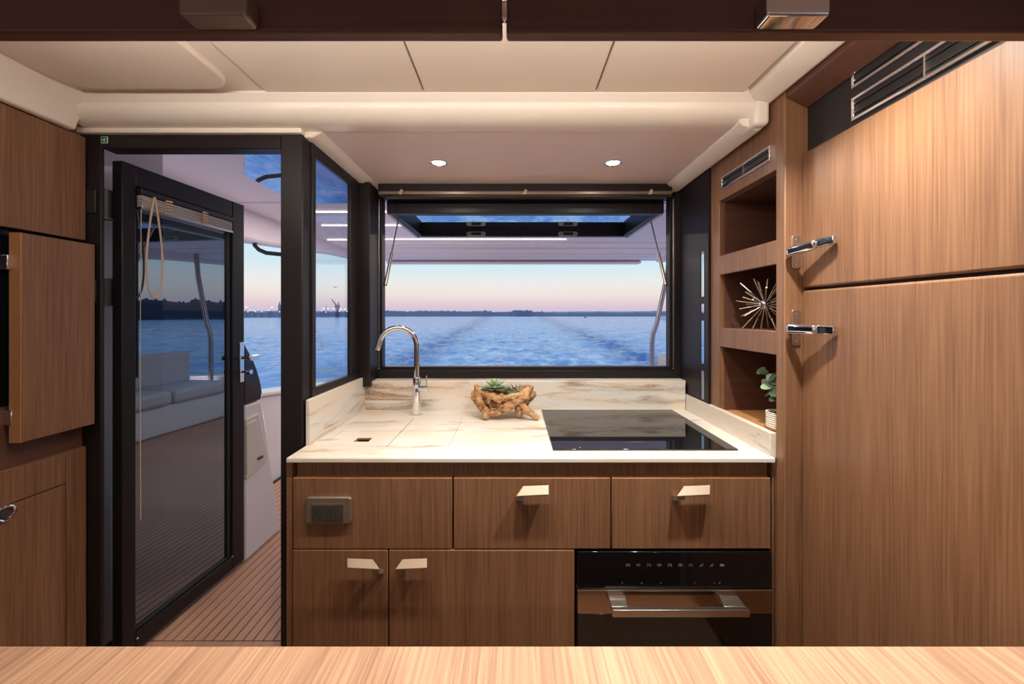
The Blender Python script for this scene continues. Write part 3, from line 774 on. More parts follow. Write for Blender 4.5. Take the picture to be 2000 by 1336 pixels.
# ------------------------------------------------------------------ driftwood bowl and succulents
YD = 1.60
def D(cx_, cy_, dy=0.0):
    return Vector(((cx_/11.76 + 900 - VX) * YD/FPX, YD + dy, ZC + (1090 - cy_) / 11.76 * YD / FPX))
ru = YD / FPX / 11.76
dm = MB()
def strand(pts, n=9):
    P = [(D(a, b, c), r) for a, b, c, r in pts]
    out, rr = [], []
    for i in range(len(P) - 1):
        p0 = P[max(i-1, 0)][0]; p1 = P[i][0]; p2 = P[i+1][0]; p3 = P[min(i+2, len(P)-1)][0]
        for k in range(n):
            t = k / n
            q = .5*((2*p1) + (-p0+p2)*t + (2*p0-5*p1+4*p2-p3)*t*t + (-p0+3*p1-3*p2+p3)*t**3)
            out.append(q); rr.append((P[i][1]*(1-t) + P[i+1][1]*t) * ru)
    out.append(P[-1][0]); rr.append(P[-1][1]*ru)
    dm.tube(out, rr, 10)
strand([(330, 330, .0, 45), (410, 520, -.02, 100), (470, 720, -.03, 90), (620, 900, -.035, 85), (800, 960, -.03, 60)])
strand([(250, 500, .0, 45), (400, 640, -.01, 80), (520, 900, -.02, 70)])
strand([(255, 610, -.01, 42), (360, 720, -.005, 50), (440, 840, .0, 50)])
strand([(600, 900, -.03, 70), (600, 1010, -.035, 82), (590, 1040, -.035, 55)])
strand([(420, 440, -.02, 85), (600, 510, -.04, 70), (850, 560, -.05, 85), (1100, 580, -.05, 80), (1350, 540, -.04, 85), (1560, 420, -.02, 75), (1600, 350, -.01, 45)])
strand([(1540, 520, -.03, 100), (1300, 640, -.045, 100), (1080, 760, -.045, 110), (900, 880, -.04, 90), (780, 960, -.035, 50)])
strand([(700, 800, -.04, 30), (660, 620, -.05, 40), (760, 560, -.055, 40), (880, 660, -.055, 40), (850, 830, -.05, 40)])
strand([(1380, 700, -.03, 90), (1480, 830, -.04, 80), (1600, 950, -.045, 75), (1780, 1030, -.045, 50)])
strand([(1300, 780, -.03, 70), (1330, 960, -.02, 70), (1400, 1010, -.02, 40)])
strand([(1690, 480, .0, 45), (1640, 600, .0, 70), (1480, 720, -.01, 100)])
strand([(1725, 560, .0, 35), (1620, 660, .0, 60)])
strand([(420, 480, .05, 80), (700, 520, .07, 80), (1000, 540, .07, 80), (1350, 500, .06, 80), (1560, 420, .04, 60)])
strand([(480, 600, .0, 120), (640, 720, .0, 120), (900, 740, .0, 130), (1200, 690, .0, 120), (1480, 560, .0, 110)])
strand([(480, 560, -.01, 100), (560, 800, .01, 110), (700, 900, .01, 80)])
strand([(500, 650, .03, 110), (900, 720, .02, 120), (1300, 680, .02, 120)])
strand([(560, 780, .04, 70), (540, 1020, .06, 60)])
strand([(1380, 760, .04, 70), (1500, 1030, .06, 60)])
drift = obj('driftwood_bowl', dm, M['drift'], None)
rebase(drift, (D(1000, 1090).x, YD, ZC))
tag(drift, 'gnarled driftwood bowl holding succulents on the worktop', 'bowl')
md = drift.modifiers.new('remesh', 'REMESH'); md.mode = 'VOXEL'; md.voxel_size = .0030; md.use_smooth_shade = True
tx = bpy.data.textures.new('gnarl', 'CLOUDS'); tx.noise_scale = .030; tx.noise_depth = 4
dsp = drift.modifiers.new('gnarl', 'DISPLACE'); dsp.texture = tx; dsp.strength = .018; dsp.mid_level = .5; dsp.texture_coords = 'LOCAL'
def leafblade(mb, base, d, up, ln, wd, th, tipup=.2):
    d = d.normalized(); s_ = d.cross(up).normalized(); n_ = s_.cross(d).normalized()
    prof_ = ((0, .30), (.2, .85), (.5, 1), (.8, .72), (.93, .38), (1, .02))
    top, bot, lft, rgt = [], [], [], []
    vs_ = []
    for t, w_ in prof_:
        c = base + d*ln*t + n_*(tipup*ln*t*t)
        vs_.append([mb.bm.verts.new(c + s_*wd*w_/2), mb.bm.verts.new(c + n_*th*w_*.3), mb.bm.verts.new(c - s_*wd*w_/2), mb.bm.verts.new(c - n_*th*w_)])
    for i in range(len(vs_) - 1):
        for k in range(4):
            mb.bm.faces.new((vs_[i][k], vs_[i][(k+1) % 4], vs_[i+1][(k+1) % 4], vs_[i+1][k]))
    mb.bm.faces.new(vs_[0][::-1]); mb.bm.faces.new(vs_[-1])
sc = D(790, 415, -.015)
su = thing('rosette_succulent', 'pale green rosette succulent in the driftwood bowl', 'succulent', sc - Vector((0, 0, .02)))
for ri, (n_, ln, elev, m_) in enumerate(((9, .066, 4, 'succ'), (9, .060, 14, 'succpale'), (7, .046, 30, 'succ'), (6, .036, 46, 'succpale'), (5, .026, 68, 'succcore'))):
    for k in range(n_):
        t = 2*math.pi*(k + .5*(ri % 2)) / n_ + .2
        d_ = Vector((math.cos(t)*math.cos(R(elev)), math.sin(t)*math.cos(R(elev)), math.sin(R(elev))))
        mb = MB(); leafblade(mb, sc + d_*.004 + Vector((0, 0, .003*ri)), d_, Vector((0, 0, 1)), ln, ln*.34, .004, .1)
        obj('leaf', mb, M[m_], su)
obj('stalk', MB().tube([sc - Vector((0, 0, .03)), sc], .009, 8), M['stem'], su)
sc2 = D(1230, 470, .0)
tw = thing('twiggy_succulent', 'small dark twiggy succulent at the right in the driftwood bowl', 'succulent', sc2 - Vector((0, 0, .015)))
for k in range(26):
    t = random.random()*6.28; e_ = R(random.uniform(20, 85)); ln = random.uniform(.022, .040)
    d_ = Vector((math.cos(t)*math.cos(e_)*1.2, math.sin(t)*math.cos(e_)*.6, math.sin(e_)))
    b_ = sc2 + Vector((random.uniform(-.025, .022), random.uniform(-.015, .015), -.008))
    obj('sprig', MB().tube([b_, b_ + d_*ln*.6 + Vector((.003, 0, .002)), b_ + d_*ln], [.0022, .002, .001], 6), M['stem'] if k % 2 else M['succ'], tw)
obj('tuft', MB().ball(sc2 - Vector((.015, 0, .012)), .025, 10, (1.4, .9, .55)), M['leaf'], tw)

# ------------------------------------------------------------------ open shelf unit, starboard
sh = thing('open_shelf_unit', 'walnut open shelf unit with three niches beside the galley window', 'shelf', (.93, 1.3, 0))
XS = .80
y_far, y_near = XS*FPX/(1405-VX), XS*FPX/(1515-VX)
obj('far_post', MB().box(XS, 1.03, y_far, 1.536, .986, 2.03), M['wood'], sh, bevel=.002)
obj('near_post', MB().box(XS, .985, 1.118, y_near, 0, 2.035), M['wood'], sh, bevel=.004, seg=3)
obj('back_panel', MB().box(1.03, 1.05, 1.118, 1.536, 0, 2.0), M['wood_dark'], sh)  # dark wood puts the niches' shade into the panel colour
obj('niche_shade_lining', MB().box(XS + .02, 1.03, y_far - .003, y_far + .001, .985, 1.796), M['wood_dark'], sh)  # dark sheets: shade inside the niches put into their colour
obj('niche_shade_lining', MB().box(XS + .02, 1.03, y_near - .003, y_far + .003, 1.790, 1.797), M['wood_dark'], sh)
obj('top_rail', MB().box(XS, 1.03, y_near - .004, y_far + .004, 1.796, 2.03), M['wood'], sh, bevel=.0015)
for a, b in ((1.509, 1.583), (1.231, 1.304)):
    o = obj('shelf_board', MB().box(XS + .014, 1.03, y_near - .002, y_far + .002, b - .02, b - .001), M['wood_y'] if False else M['wood'], sh)
    obj('shelf_lip', MB().box(XS + .002, XS + .016, y_near - .004, y_far + .004, a, b), M['wood'], o, bevel=.002)
obj('base_board', MB().box(XS + .004, 1.03, y_near - .002, y_far + .06, .962, .985), M['edge'], sh, bevel=.0015)  # orange tone: warm light on the niche edge put into the colour
obj('lower_side', MB().box(XS + .004, 1.03, y_near, 1.536, 0, .961), M['wood'], sh)
# air vents
def vent(lab, X, yn, yf, z0, z1, ndiv, group):
    v = thing('air_vent', lab, 'vent', (X, (yn + yf)/2, z0), group)
    t = .0075; x0 = X - .008
    obj('duct', MB().box(X - .0015, X + .0005, yn + t, yf - t, z0 + t, z1 - t), M['blackmatt'], v)
    fr = MB(); fr.box(x0, X + .001, yn, yf, z0, z0 + t); fr.box(x0, X + .001, yn, yf, z1 - t, z1)
    fr.box(x0, X + .001, yn, yn + t, z0 + t, z1 - t); fr.box(x0, X + .001, yf - t, yf, z0 + t, z1 - t)
    obj('frame', fr, M['chrome'], v, bevel=.001)
    for k in range(1, ndiv):
        y = yn + (yf - yn)*k/ndiv
        obj('divider', MB().box(x0 + .001, X, y - .002, y + .002, z0 + t, z1 - t), M['chrome'], v)
    for zz in (z0 + .3*(z1 - z0), z0 + .7*(z1 - z0)):
        obj('louvre', MB().box(x0 + .003, X - .001, yn + t, yf - t, zz - .001, zz + .001), M['blackmatt'], v)
    for zz in (z0 + .32*(z1 - z0), z0 + .68*(z1 - z0)):
        obj('pivot_pin', MB().ball((x0, yf - .004 - t, zz), .0022, 8), M['chrome'], v)
    return v
vent('small chrome-framed black air vent above the open shelves', XS, XS*FPX/(1508-VX), XS*FPX/(1412-VX), 1.832, 1.880, 2, 'air vents')

# ------------------------------------------------------------------ tall starboard cabinet
XD = .85
yd0 = XD*FPX/(1566-VX)
tc_ = thing('tall_cabinet', 'tall walnut cabinet with two large flush doors along the right', 'cabinet', (.95, .8, 0))
obj('carcass', MB().box(.875, 1.05, .42, 1.117, 0, 2.03), M['wood_dark'], tc_)
zt_, zm0, zm1 = 1.829, pZ(568, yd0), pZ(563, yd0)
obj('upper_door', MB().box(XD, .873, .45, yd0, zm1, zt_), M['wood'], tc_, bevel=.006, seg=3)
obj('lower_door', MB().box(XD, .873, .45, yd0, .03, zm0), M['wood'], tc_, bevel=.006, seg=3)
obj('vent_panel', MB().box(.866, .875, .45, 1.115, zt_ + .004, 2.0), M['blackmatt'], tc_)
obj('valance', MB().prism([(.802, 1.995), (.865, 1.962), (.87, 2.03), (.802, 2.03)], 'Y', .58, 1.117), M['wood_dark'], tc_, bevel=.003)
XV = .866
vyf = XV*FPX/(1668-VX)
vent('lower long chrome-framed air vent over the tall cabinet doors', XV, .45, vyf, pZ(238, vyf), pZ(193, vyf), 3, 'air vents')
vent('upper long chrome-framed air vent over the tall cabinet doors', XV, .45, vyf, pZ(178, vyf) + .004, pZ(134, vyf), 3, 'air vents')
# chrome door-holder latches on the post face
for (yc, y0, y1, lab, tilt) in ((489, 460, 525, 'upper chrome swing latch across the tall cabinet door edge', 8), (642, 605, 675, 'lower chrome swing latch across the tall cabinet door edge', 0)):
    Yp = 1.117
    lt = thing('door_latch', lab, 'latch', px(1553, yc, Yp), 'chrome swing latches')
    obj('latch_plate', MB().rrect(pX(1545.5, Yp), pX(1562.5, Yp), pZ(y1, Yp), pZ(y0, Yp), .008, 'Y', Yp - .003, Yp + .002), M['satin'], lt, bevel=.001)
    for yy in (y0 + 8, y1 - 8):
        obj('plate_screw', MB().ball((pX(1554, Yp), Yp - .003, pZ(yy, Yp)), .0028, 8, (1, .5, 1)), M['chrome'], lt)
    dz = .012 if tilt else 0
    zc = pZ(yc + (4 if tilt else 0), 1.10)
    A_, B_, C_ = Vector((.796, 1.102, zc)), Vector((.823, 1.026, zc + dz)), Vector((.836, .985, zc + dz*1.3))
    ax = (B_ - A_).normalized(); nrm = ax.cross(Vector((0, 0, 1))).normalized()
    if nrm.x > 0: nrm = -nrm
    up = nrm.cross(ax).normalized()
    if up.z < 0: up = -up
    def lump(p, q, h0, h1, t0, t1):
        return MB().hexa([p - up*h0 + nrm*t0, q - up*h1 + nrm*t0, q - up*h1 + nrm*t1, p - up*h0 + nrm*t1,
                          p + up*h0 + nrm*t0, q + up*h1 + nrm*t0, q + up*h1 + nrm*t1, p + up*h0 + nrm*t1])
    obj('latch_lever', lump(A_, B_, .0145, .0140, -.009, .010), M['chrome'], lt, bevel=.0092, seg=7)
    obj('latch_hook', lump(B_, C_, .0125, .0110, -.008, .006), M['chrome'], lt, bevel=.003, seg=3)
    obj('hook_inset', lump(B_ + ax*.010, B_ + ax*.034, .0065, .0060, .004, .0068), M['blackmatt'], lt)
    obj('latch_pivot', MB().tube([(.812, 1.095, zc), (.812, Yp, zc)], .007, 12), M['chrome'], lt)

# ------------------------------------------------------------------ shelf ornaments
c = Vector((.865, .865*FPX/(1494-VX), 1.304 + .086))
sb = thing('sunburst_ornament', 'brass and chrome sunburst ornament with long spikes in the middle niche', 'ornament', (c.x, c.y, 1.304))
obj('core', MB().ball(c, .019, 16), M['chrome'], sb)
NS = 46
for k in range(NS):
    zz = 1 - 2*(k + .5)/NS; t = k*2.39996 + .5
    d_ = Vector((math.sqrt(1 - zz*zz)*math.cos(t), math.sqrt(1 - zz*zz)*math.sin(t), zz))
    ln = random.uniform(.092, .118)
    if d_.z < -.2: ln = min(ln, .0845/abs(d_.z))
    if d_.x < 0: ln = min(ln, (.865 - .806)/abs(d_.x) if abs(d_.x) > .3 else ln)
    s_ = obj('spike', MB().tube([c + d_*.015, c + d_*ln*.55], .0014, 6), M['satin'], sb)
    obj('spike_tip', MB().tube([c + d_*ln*.55, c + d_*ln], .0024, 8), M['brass'] if 'brass' in M else M['satin'], s_)
pc_ = Vector((.862, 1.215, .985))
pp = thing('potted_plant', 'small leafy green plant in a ribbed cream pot in the lowest niche', 'plant', pc_)
pr = [(.036, 0), (.042, .004)]
for k in range(7):
    z = .008 + k*.0065; pr += [(.0445, z), (.0455, z + .003), (.0440, z + .006)]
pr += [(.0455, .056), (.041, .057), (.040, .048)]
obj('pot', MB().lathe(pr, pc_, 28), M['pot'], pp)
obj('soil', MB().lathe([(.039, .044), (.039, .049)], pc_, 20), M['soil'], pp)
stems = [((-.002, .004), (-.030, .02, .115)), ((.004, 0), (-.012, .01, .165)), ((.006, -.004), (.022, .0, .150)), ((0, .006), (-.028, .045, .180))]
for (bx_, by_), (tx_, ty_, tz_) in stems:
    b0 = pc_ + Vector((bx_, by_, .046)); t0 = pc_ + Vector((tx_, ty_, tz_)); m0 = b0.lerp(t0, .55) + Vector((.006, 0, .006))
    stt = obj('plant_stem', MB().tube([b0, b0.lerp(m0, .5), m0, t0], [.0032, .0028, .0024, .0016], 8), M['stem'], pp)
    for k in range(6):
        t = random.random()*6.28; q = m0.lerp(t0, .05 + .95*k/5)
        d_ = Vector((math.cos(t)*.9, math.sin(t)*.9, random.uniform(-.1, .6))).normalized()
        if d_.x < -.2: d_.x *= .6
        mb = MB(); ln = random.uniform(.034, .046); leafblade(mb, q, d_, Vector((-.8, -.5, .6)), ln, ln*.78, .0015, -.15)
        obj('leaf', mb, M['leafpale'] if random.random() < .35 else M['leaf'], stt)

# ------------------------------------------------------------------ port (left) cabinets
XP = -1.407
uc = thing('upper_wall_cabinet', 'dark walnut wall cabinet at the upper left under the cream cornice', 'cabinet', (-1.5, .9, 1.6))
obj('cabinet_front', MB().box(XP - .02, XP, .60, 1.247, 1.598, 1.937), M['wood'], uc, bevel=.002)
obj('cabinet_body', MB().box(-1.89, XP - .019, .60, 1.247, 1.60, 2.05), M['wood'], uc)
ap = thing('wall_appliance', 'black glass appliance front with chrome tabs at the far left', 'appliance', (-1.5, .85, .86))
obj('glass_front', MB().box(XP - .03, XP - .012, .62, pX(40, 1) and 1.10, 1.10, 1.592), M['screen'], ap, bevel=.002)
obj('lower_front', MB().box(XP - .03, XP - .012, .62, 1.247, .905, 1.098), M['wood_dark'], ap)
obj('body', MB().box(-1.89, XP - .029, .62, 1.247, .90, 1.596), M['blackmatt'], ap)
for (y0, y1, x0, x1) in ((500, 528, 14, 38), (800, 828, 22, 37)):
    Yt0, Yt1 = 1.395*FPX/(VX - x0), 1.395*FPX/(VX - x1)
    obj('chrome_tab', MB().box(-1.42, -1.395, Yt0, Yt1, pZ(y1, Yt1), pZ(y0, Yt1)), M['chrome'], ap, bevel=.002)
XQ = -1.372
yq0, yq1 = 1.372*FPX/(VX - 42), 1.372*FPX/(VX - 172)
sp_ = thing('sliding_panel', 'walnut sliding panel with a bright edge beside the black appliance', 'panel', (XQ, 1.15, 1.03))
obj('panel_face', MB().box(XQ - .020, XQ, yq0, 1.242, pZ(865, yq0), pZ(454, yq0)), M['wood'], sp_, bevel=.0015)
obj('edge_band', MB().box(XQ - .033, XQ - .001, yq0 - .0015, yq0 + .0005, pZ(865, yq0), pZ(454, yq0)), M['edge'], sp_)
obj('panel_runner', MB().box(XQ - .045, XQ - .018, yq0 + .01, 1.242, 1.09, 1.14), M['blackmatt'], sp_)
lc = thing('lower_port_cabinet', 'walnut lower cabinet at the left with a chrome ring pull', 'cabinet', (-1.6, .9, 0))
yl = 1.407*FPX/(VX - 129)
zct = pZ(883, yl)
obj('cabinet_top', MB().box(-1.89, XP, .60, 1.247, zct - .012, zct), M['wood_x'], lc, bevel=.0015)
obj('drawer_front', MB().box(XP - .02, XP + .001, .60, yl - .001, pZ(943, yl), zct - .0005), M['wood'], lc, bevel=.0012)
ld = obj('door_front', MB().box(XP - .02, XP + .001, .60, yl - .001, .06, pZ(945, yl)), M['wood'], lc, bevel=.0012)
obj('post_panel', MB().box(XP - .02, XP + .001, yl + .001, 1.247, .0, zct - .0005), M['wood'], lc, bevel=.0012)
obj('cabinet_body', MB().box(-1.89, XP - .019, .60, 1.247, 0, zct - .011), M['wood_dark'], lc)
yr = 1.405*FPX/(VX - 8)
zr = pZ(1003, yr)
rg = MB()
rg.tube([(XP + .006, yr + .019*math.cos(t), zr + .019*math.sin(t)) for t in (2*math.pi*k/24 for k in range(25))], .004, 8)
rp_ = obj('ring_pull', rg, M['chrome'], ld)
obj('ring_boss', MB().lathe([(.014, 0), (.012, .006)], (XP, yr, zr), 18, 'X'), M['gunmetal'], rp_)

# ------------------------------------------------------------------ lamps
def downlight(x, y, z, power, label, col=LAMP_WARM, group='recessed ceiling downlights', spread=170):
    d = thing('downlight', label, 'lamp', (x, y, z - .006), group)
    bz = MB(); n_ = 28; prof_ = ((.034, 0), (.036, -.004), (.031, -.006), (.026, -.003), (.026, 0))
    rings = []
    for r_, h in prof_:
        rings.append([bz.bm.verts.new((x + r_*math.cos(2*math.pi*k/n_), y + r_*math.sin(2*math.pi*k/n_), z + h)) for k in range(n_)])
    for i in range(len(rings)):
        for k in range(n_):
            bz.bm.faces.new((rings[i][k], rings[i][(k+1) % n_], rings[(i+1) % len(rings)][(k+1) % n_], rings[(i+1) % len(rings)][k]))
    obj('bezel', bz, M['chrome'], d)
    obj('lens', MB().lathe([(.0255, 0), (.020, -.004)], (x, y, z - .0005), 24), M['lens'], d)
    L_ = bpy.data.lights.new('downlight_bulb', 'AREA'); L_.shape = 'DISK'; L_.size = .05; L_.energy = power; L_.color = col; L_.spread = R(spread)
    lo = bpy.data.objects.new('downlight_bulb', L_); COL.objects.link(lo); lo.location = (0, 0, -.006); lo.parent = d
    return d
downlight(pX(857, 1.517), 1.517, ZG, GALLEY_W, 'left recessed downlight in the ceiling above the worktop', LAMP_GALLEY)
downlight(pX(1197, 1.517), 1.517, ZG, GALLEY_W, 'right recessed downlight in the ceiling above the worktop', LAMP_GALLEY)
for i, x in enumerate((-.95, -.42, .08, .60)):
    downlight(x, .80, ZH - (.012 if x < -.8 else 0), SALON_W[i], ('first', 'second', 'third', 'fourth')[i] + ' ceiling downlight from the left just behind the overhead flaps', (1, .97, .88) if i == 3 else LAMP_WARM, spread=120)
for x in (-.9, .9):  # unseen downlights, added as fill for the cabin
    downlight(x, -1.2, ZH, CABIN_FILL_W, ('left' if x < 0 else 'right') + ' added unseen saloon downlight behind the viewer')

cvl = thing('ceiling_fill_light', 'long unseen fill light strip added behind the overhead flaps', 'lamp', (-.2, .578, 1.90))  # unseen strip, added to brighten the ceiling
obj('housing', MB().box(-1.1, .80, .574, .582, 1.885, 1.925), M['satin'], cvl)
obj('diffuser', MB().box(-1.09, .79, .582, .586, 1.89, 1.92), M['led'], cvl)
L_ = bpy.data.lights.new('ceiling_fill_tube', 'AREA'); L_.shape = 'RECTANGLE'; L_.size = 1.85; L_.size_y = .03; L_.energy = CEILING_FILL_W; L_.color = (1, .88, .76)
lo = bpy.data.objects.new('ceiling_fill_tube', L_); COL.objects.link(lo); lo.parent = cvl; lo.location = (.05, .012, .005); lo.rotation_euler = (R(115), 0, 0)

# ================================================================== COCKPIT
dk = structE('deck', (0, 3.4, ZD), 'teak cockpit deck with black caulking')
obj('caulking', MB().box(-1.755, 1.755, 1.335, 5.49, ZD - .03, ZD - .002), M['caulk'], dk)
bp_ = obj('border_plank', MB().box(-1.40, -.71, 1.30, 1.409, ZD - .03, ZD), M['teak'], dk)
pw = 19.6 * 1.415 / FPX
x = pX(339, 1.415) - 14*pw
pm = None
k = 0
while x < 1.71:
    if x > -1.75:
        if pm is None:
            mb = MB().box(0, pw - .0038, 1.4125, 5.49, ZD - .028, ZD)
            o = obj('plank', mb, M['teak'], dk); pm = o.data; px0 = x
            o.location.x = x
        else:
            o = bpy.data.objects.new('plank', pm); COL.objects.link(o); o.parent = dk; o.location.x = x
    x += pw; k += 1
# white locker with its hatch, and the black fin on top
XK = -1.315
KS = 1.037
def kk(pts): return [(y*KS if y > 1.7 else 1.852, EYE - (EYE - z)*KS) for y, z in pts]
zk = EYE - (EYE - .925)*KS
lk = thing('cockpit_locker', 'white moulded cockpit locker with a cream hatch beside the open door', 'locker', (-1.45, 2.0, ZD))
obj('locker_body', MB().prism(kk([(1.62, .183), (2.065, .183), (1.918, .895), (1.900, .925), (1.62, .925)]), 'X', -1.70, XK), M['white'], lk, bevel=.012, seg=3)
obj('hatch_rim', MB().prism(kk([(1.64, .862), (1.872, .868), (1.940, .635), (1.925, .600), (1.64, .575)]), 'X', XK - .01, XK + .010), M['offwhite'], lk, bevel=.006, seg=3)
ht = obj('hatch', MB().prism(kk([(1.66, .838), (1.848, .846), (1.912, .645), (1.905, .632), (1.66, .60)]), 'X', XK, XK + .014), M['offwhite'], lk, bevel=.003)
obj('hatch_latch', MB().box(XK + .013, XK + .020, 1.925, 1.963, .615, .628), M['gunmetal'], ht, bevel=.002)
fin = MB().prism([(1.852, .912), (1.98, .912), (1.988, .95), (1.980, .985), (1.966, 1.03), (1.946, 1.078), (1.922, 1.122), (1.897, 1.160), (1.875, 1.190), (1.852, 1.220)], 'X', -1.37, XK - .002)
fo = rebase(obj('side_fin', fin, M['darkglass'], None, bevel=.008, seg=3), (-1.34, 1.9, zk + .002))
tag(fo, 'glossy black curved fin standing on the white cockpit locker', 'fin')
# bulwarks and transom of the cockpit
def bulwark(nm, s, lab):
    ys = [(1.86, .88), (2.5, .80), (3.7, .66), (5.0, .48), (5.6, .42)]
    b_ = thing(nm, lab, 'bulwark', (s*1.85, 3.6, ZD), 'cockpit bulwarks')
    poly = [(y, z) for y, z in ys] + [(5.6, ZD - .4), (1.86, ZD - .4)]
    obj('side_shell', MB().prism(poly, 'X', s*1.76, s*1.95), M['white'], b_, bevel=.02, seg=3)
    cap_ = [(y, z) for y, z in ys] + [(y, z + .03) for y, z in ys[::-1]]
    obj('cap_rail', MB().prism(cap_, 'X', s*1.74, s*1.97), M['white'], b_, bevel=.01, seg=3)
    return b_
bulwark('bulwark', -1, 'white moulded cockpit bulwark seen through the doorway')
bulwark('bulwark', 1, 'white moulded cockpit bulwark on the starboard side')
tr_ = rebase(obj('transom', MB().box(-1.735, 1.735, 5.5, 5.62, -.3, .42), M['white'], None, bevel=.03, seg=3), (0, 5.55, -.3))
tag(tr_, 'low white transom closing the stern of the cockpit', 'transom')
# starboard bench (shows in the door glass)
bn = thing('cockpit_bench', 'white cushioned bench along the starboard side, mirrored in the door glass', 'bench', (1.4, 3.2, ZD))
obj('bench_base', MB().box(1.12, 1.735, 2.3, 4.2, ZD, ZD + .30), M['white'], bn, bevel=.03, seg=3)
for k in range(3):
    obj('seat_cushion', MB().box(1.08, 1.60, 2.3 + k*.635, 2.3 + k*.635 + .62, ZD + .30, ZD + .44), M['cushion'], bn, bevel=.04, seg=4)
    obj('back_cushion', MB().box(1.58, 1.735, 2.3 + k*.635, 2.3 + k*.635 + .62, ZD + .40, ZD + .78), M['cushion'], bn, bevel=.04, seg=4)
# hardtop
hp = thing('hardtop', 'pale lilac hardtop roof over the cockpit with light strips', 'roof', (0, 3.6, 2.15))
obj('soffit', MB().box(-2.1, 2.1, 2.70, 4.5, 2.150, 2.24), M['hard'], hp)
obj('soffit_step', MB().box(-2.1, 2.1, 4.5, 5.45, 2.130, 2.24), M['hard'], hp, bevel=.01)
obj('inner_coaming', MB().box(-2.1, 2.1, 1.86, 2.70, 2.156, 2.24).box(-2.1, -.77, 1.28, 1.86, 2.156, 2.24).box(1.11, 2.1, 1.28, 1.86, 2.156, 2.24), M['hard'], hp)
for (y0_, y1_, z0_) in ((4.16, 4.22, 2.138), (4.80, 4.86, 2.116), (5.0, 5.03, 2.120)):
    obj('soffit_batten', MB().box(-2.0, 2.0, y0_, y1_, z0_, 2.16), M['hard'], hp, bevel=.004)
obj('aft_lip', MB().box(-1.80, pX(1250, 5.42), 5.36, 5.50, 2.085, 2.20), M['hard'], hp, bevel=.008)
obj('lip_gap_shade', MB().box(-1.76, pX(1246, 5.42), 5.345, 5.362, 2.106, 2.130), M['lipshade'], hp)
for s in (-1, 1):
    obj('side_flange', MB().prism([(1.86, 1.90), (3.0, 1.92), (4.4, 2.05), (5.4, 2.10), (5.4, 2.24), (1.86, 2.24)], 'X', s*2.02, s*2.16), M['hard'], hp, bevel=.03, seg=3)
obj('overhead_panel', MB().prism([(-1.0, 1.42), (-.775, 1.42), (-.775, 1.89), (1.29, 1.89), (1.53, 2.15), (1.53, 2.49), (1.40, 2.695), (-1.40, 2.695), (-1.53, 2.49), (-1.525, 2.15), (-1.135, 1.6)], 'Z', 2.146, 2.158), M['overpane'], hp)
for (y, x0, x1) in ((3.36, -1.7, pX(1096, 3.4)), (3.98, -1.62, pX(1106, 3.98)), (2.92, -1.7, -.95)):
    ls = obj('light_strip', MB().box(x0, x1, y - .004, y + .004, 2.143, 2.152), M['led'], hp)
    L_ = bpy.data.lights.new('strip_light', 'AREA'); L_.shape = 'RECTANGLE'; L_.size = x1 - x0; L_.size_y = .012; L_.energy = STRIP_W*(x1 - x0)/3; L_.color = (1, .86, .80)
    lo = bpy.data.objects.new('strip_light', L_); COL.objects.link(lo); lo.parent = hp; lo.location = ((x0 + x1)/2, y - 3.6, 2.140 - 2.15)
obj('soffit_seam', MB().box(1.0, 2.0, 2.905, 2.912, 2.148, 2.151), M['caulk'], hp)
# stainless stanchion and grab rail
sn = rebase(obj('stanchion', MB().tube([(1.86, 4.5, 2.14), (1.83, 4.5, 1.85), (1.70, 4.5, 1.25), (1.655, 4.5, 1.12), (1.645, 4.5, 1.02), (1.645, 4.5, ZD)], .027, 14), M['shadedsteel'], None), (1.645, 4.5, ZD))
tag(sn, 'bent stainless stanchion holding up the hardtop at the right', 'post')
gr = []
for xx, yy in ((494, 470), (498, 480), (506, 488), (520, 494), (550, 497), (590, 497), (605, 490), (612, 478)):
    gr.append(px(xx, yy, 3.0))
gr[0].z = 2.15; gr[-1].z = 2.15
go = rebase(obj('grab_rail', MB().tube(gr, .016, 12), M['blackmatt'], None), gr[0])
tag(go, 'black curved grab rail hanging from the hardtop beyond the doorway', 'handrail')
for s in (-1, 1):
    cl = thing('cockpit_fill_light', ('port' if s < 0 else 'starboard') + ' added fill light strip under the cockpit bulwark cap', 'lamp', (s*1.735, 4.05, .41), 'added cockpit fill lights')  # uplights added to brighten the underside of the hardtop
    obj('diffuser', MB().box(s*1.742 - .006, s*1.742 + .006, 3.4, 4.7, .42, .435), M['led'], cl)
    obj('housing', MB().box(s*1.751 - .006, s*1.751 + .006, 3.38, 4.72, .41, .44), M['satin'], cl)
    L_ = bpy.data.lights.new('cockpit_fill_tube', 'AREA'); L_.shape = 'RECTANGLE'; L_.size = .02; L_.size_y = 1.3; L_.energy = COCKPIT_FILL_W; L_.color = (1, .80, .80)
    lo = bpy.data.objects.new('cockpit_fill_tube', L_); COL.objects.link(lo); lo.parent = cl; lo.location = (-s*.03, 0, .035); lo.rotation_euler = (0, R(180 - s*25), 0)
# outer side wall beyond the door
struct('wall_cockpit_port', MB().box(-1.90, -1.50, 1.30, 1.62, ZD, 2.15), M['white'])

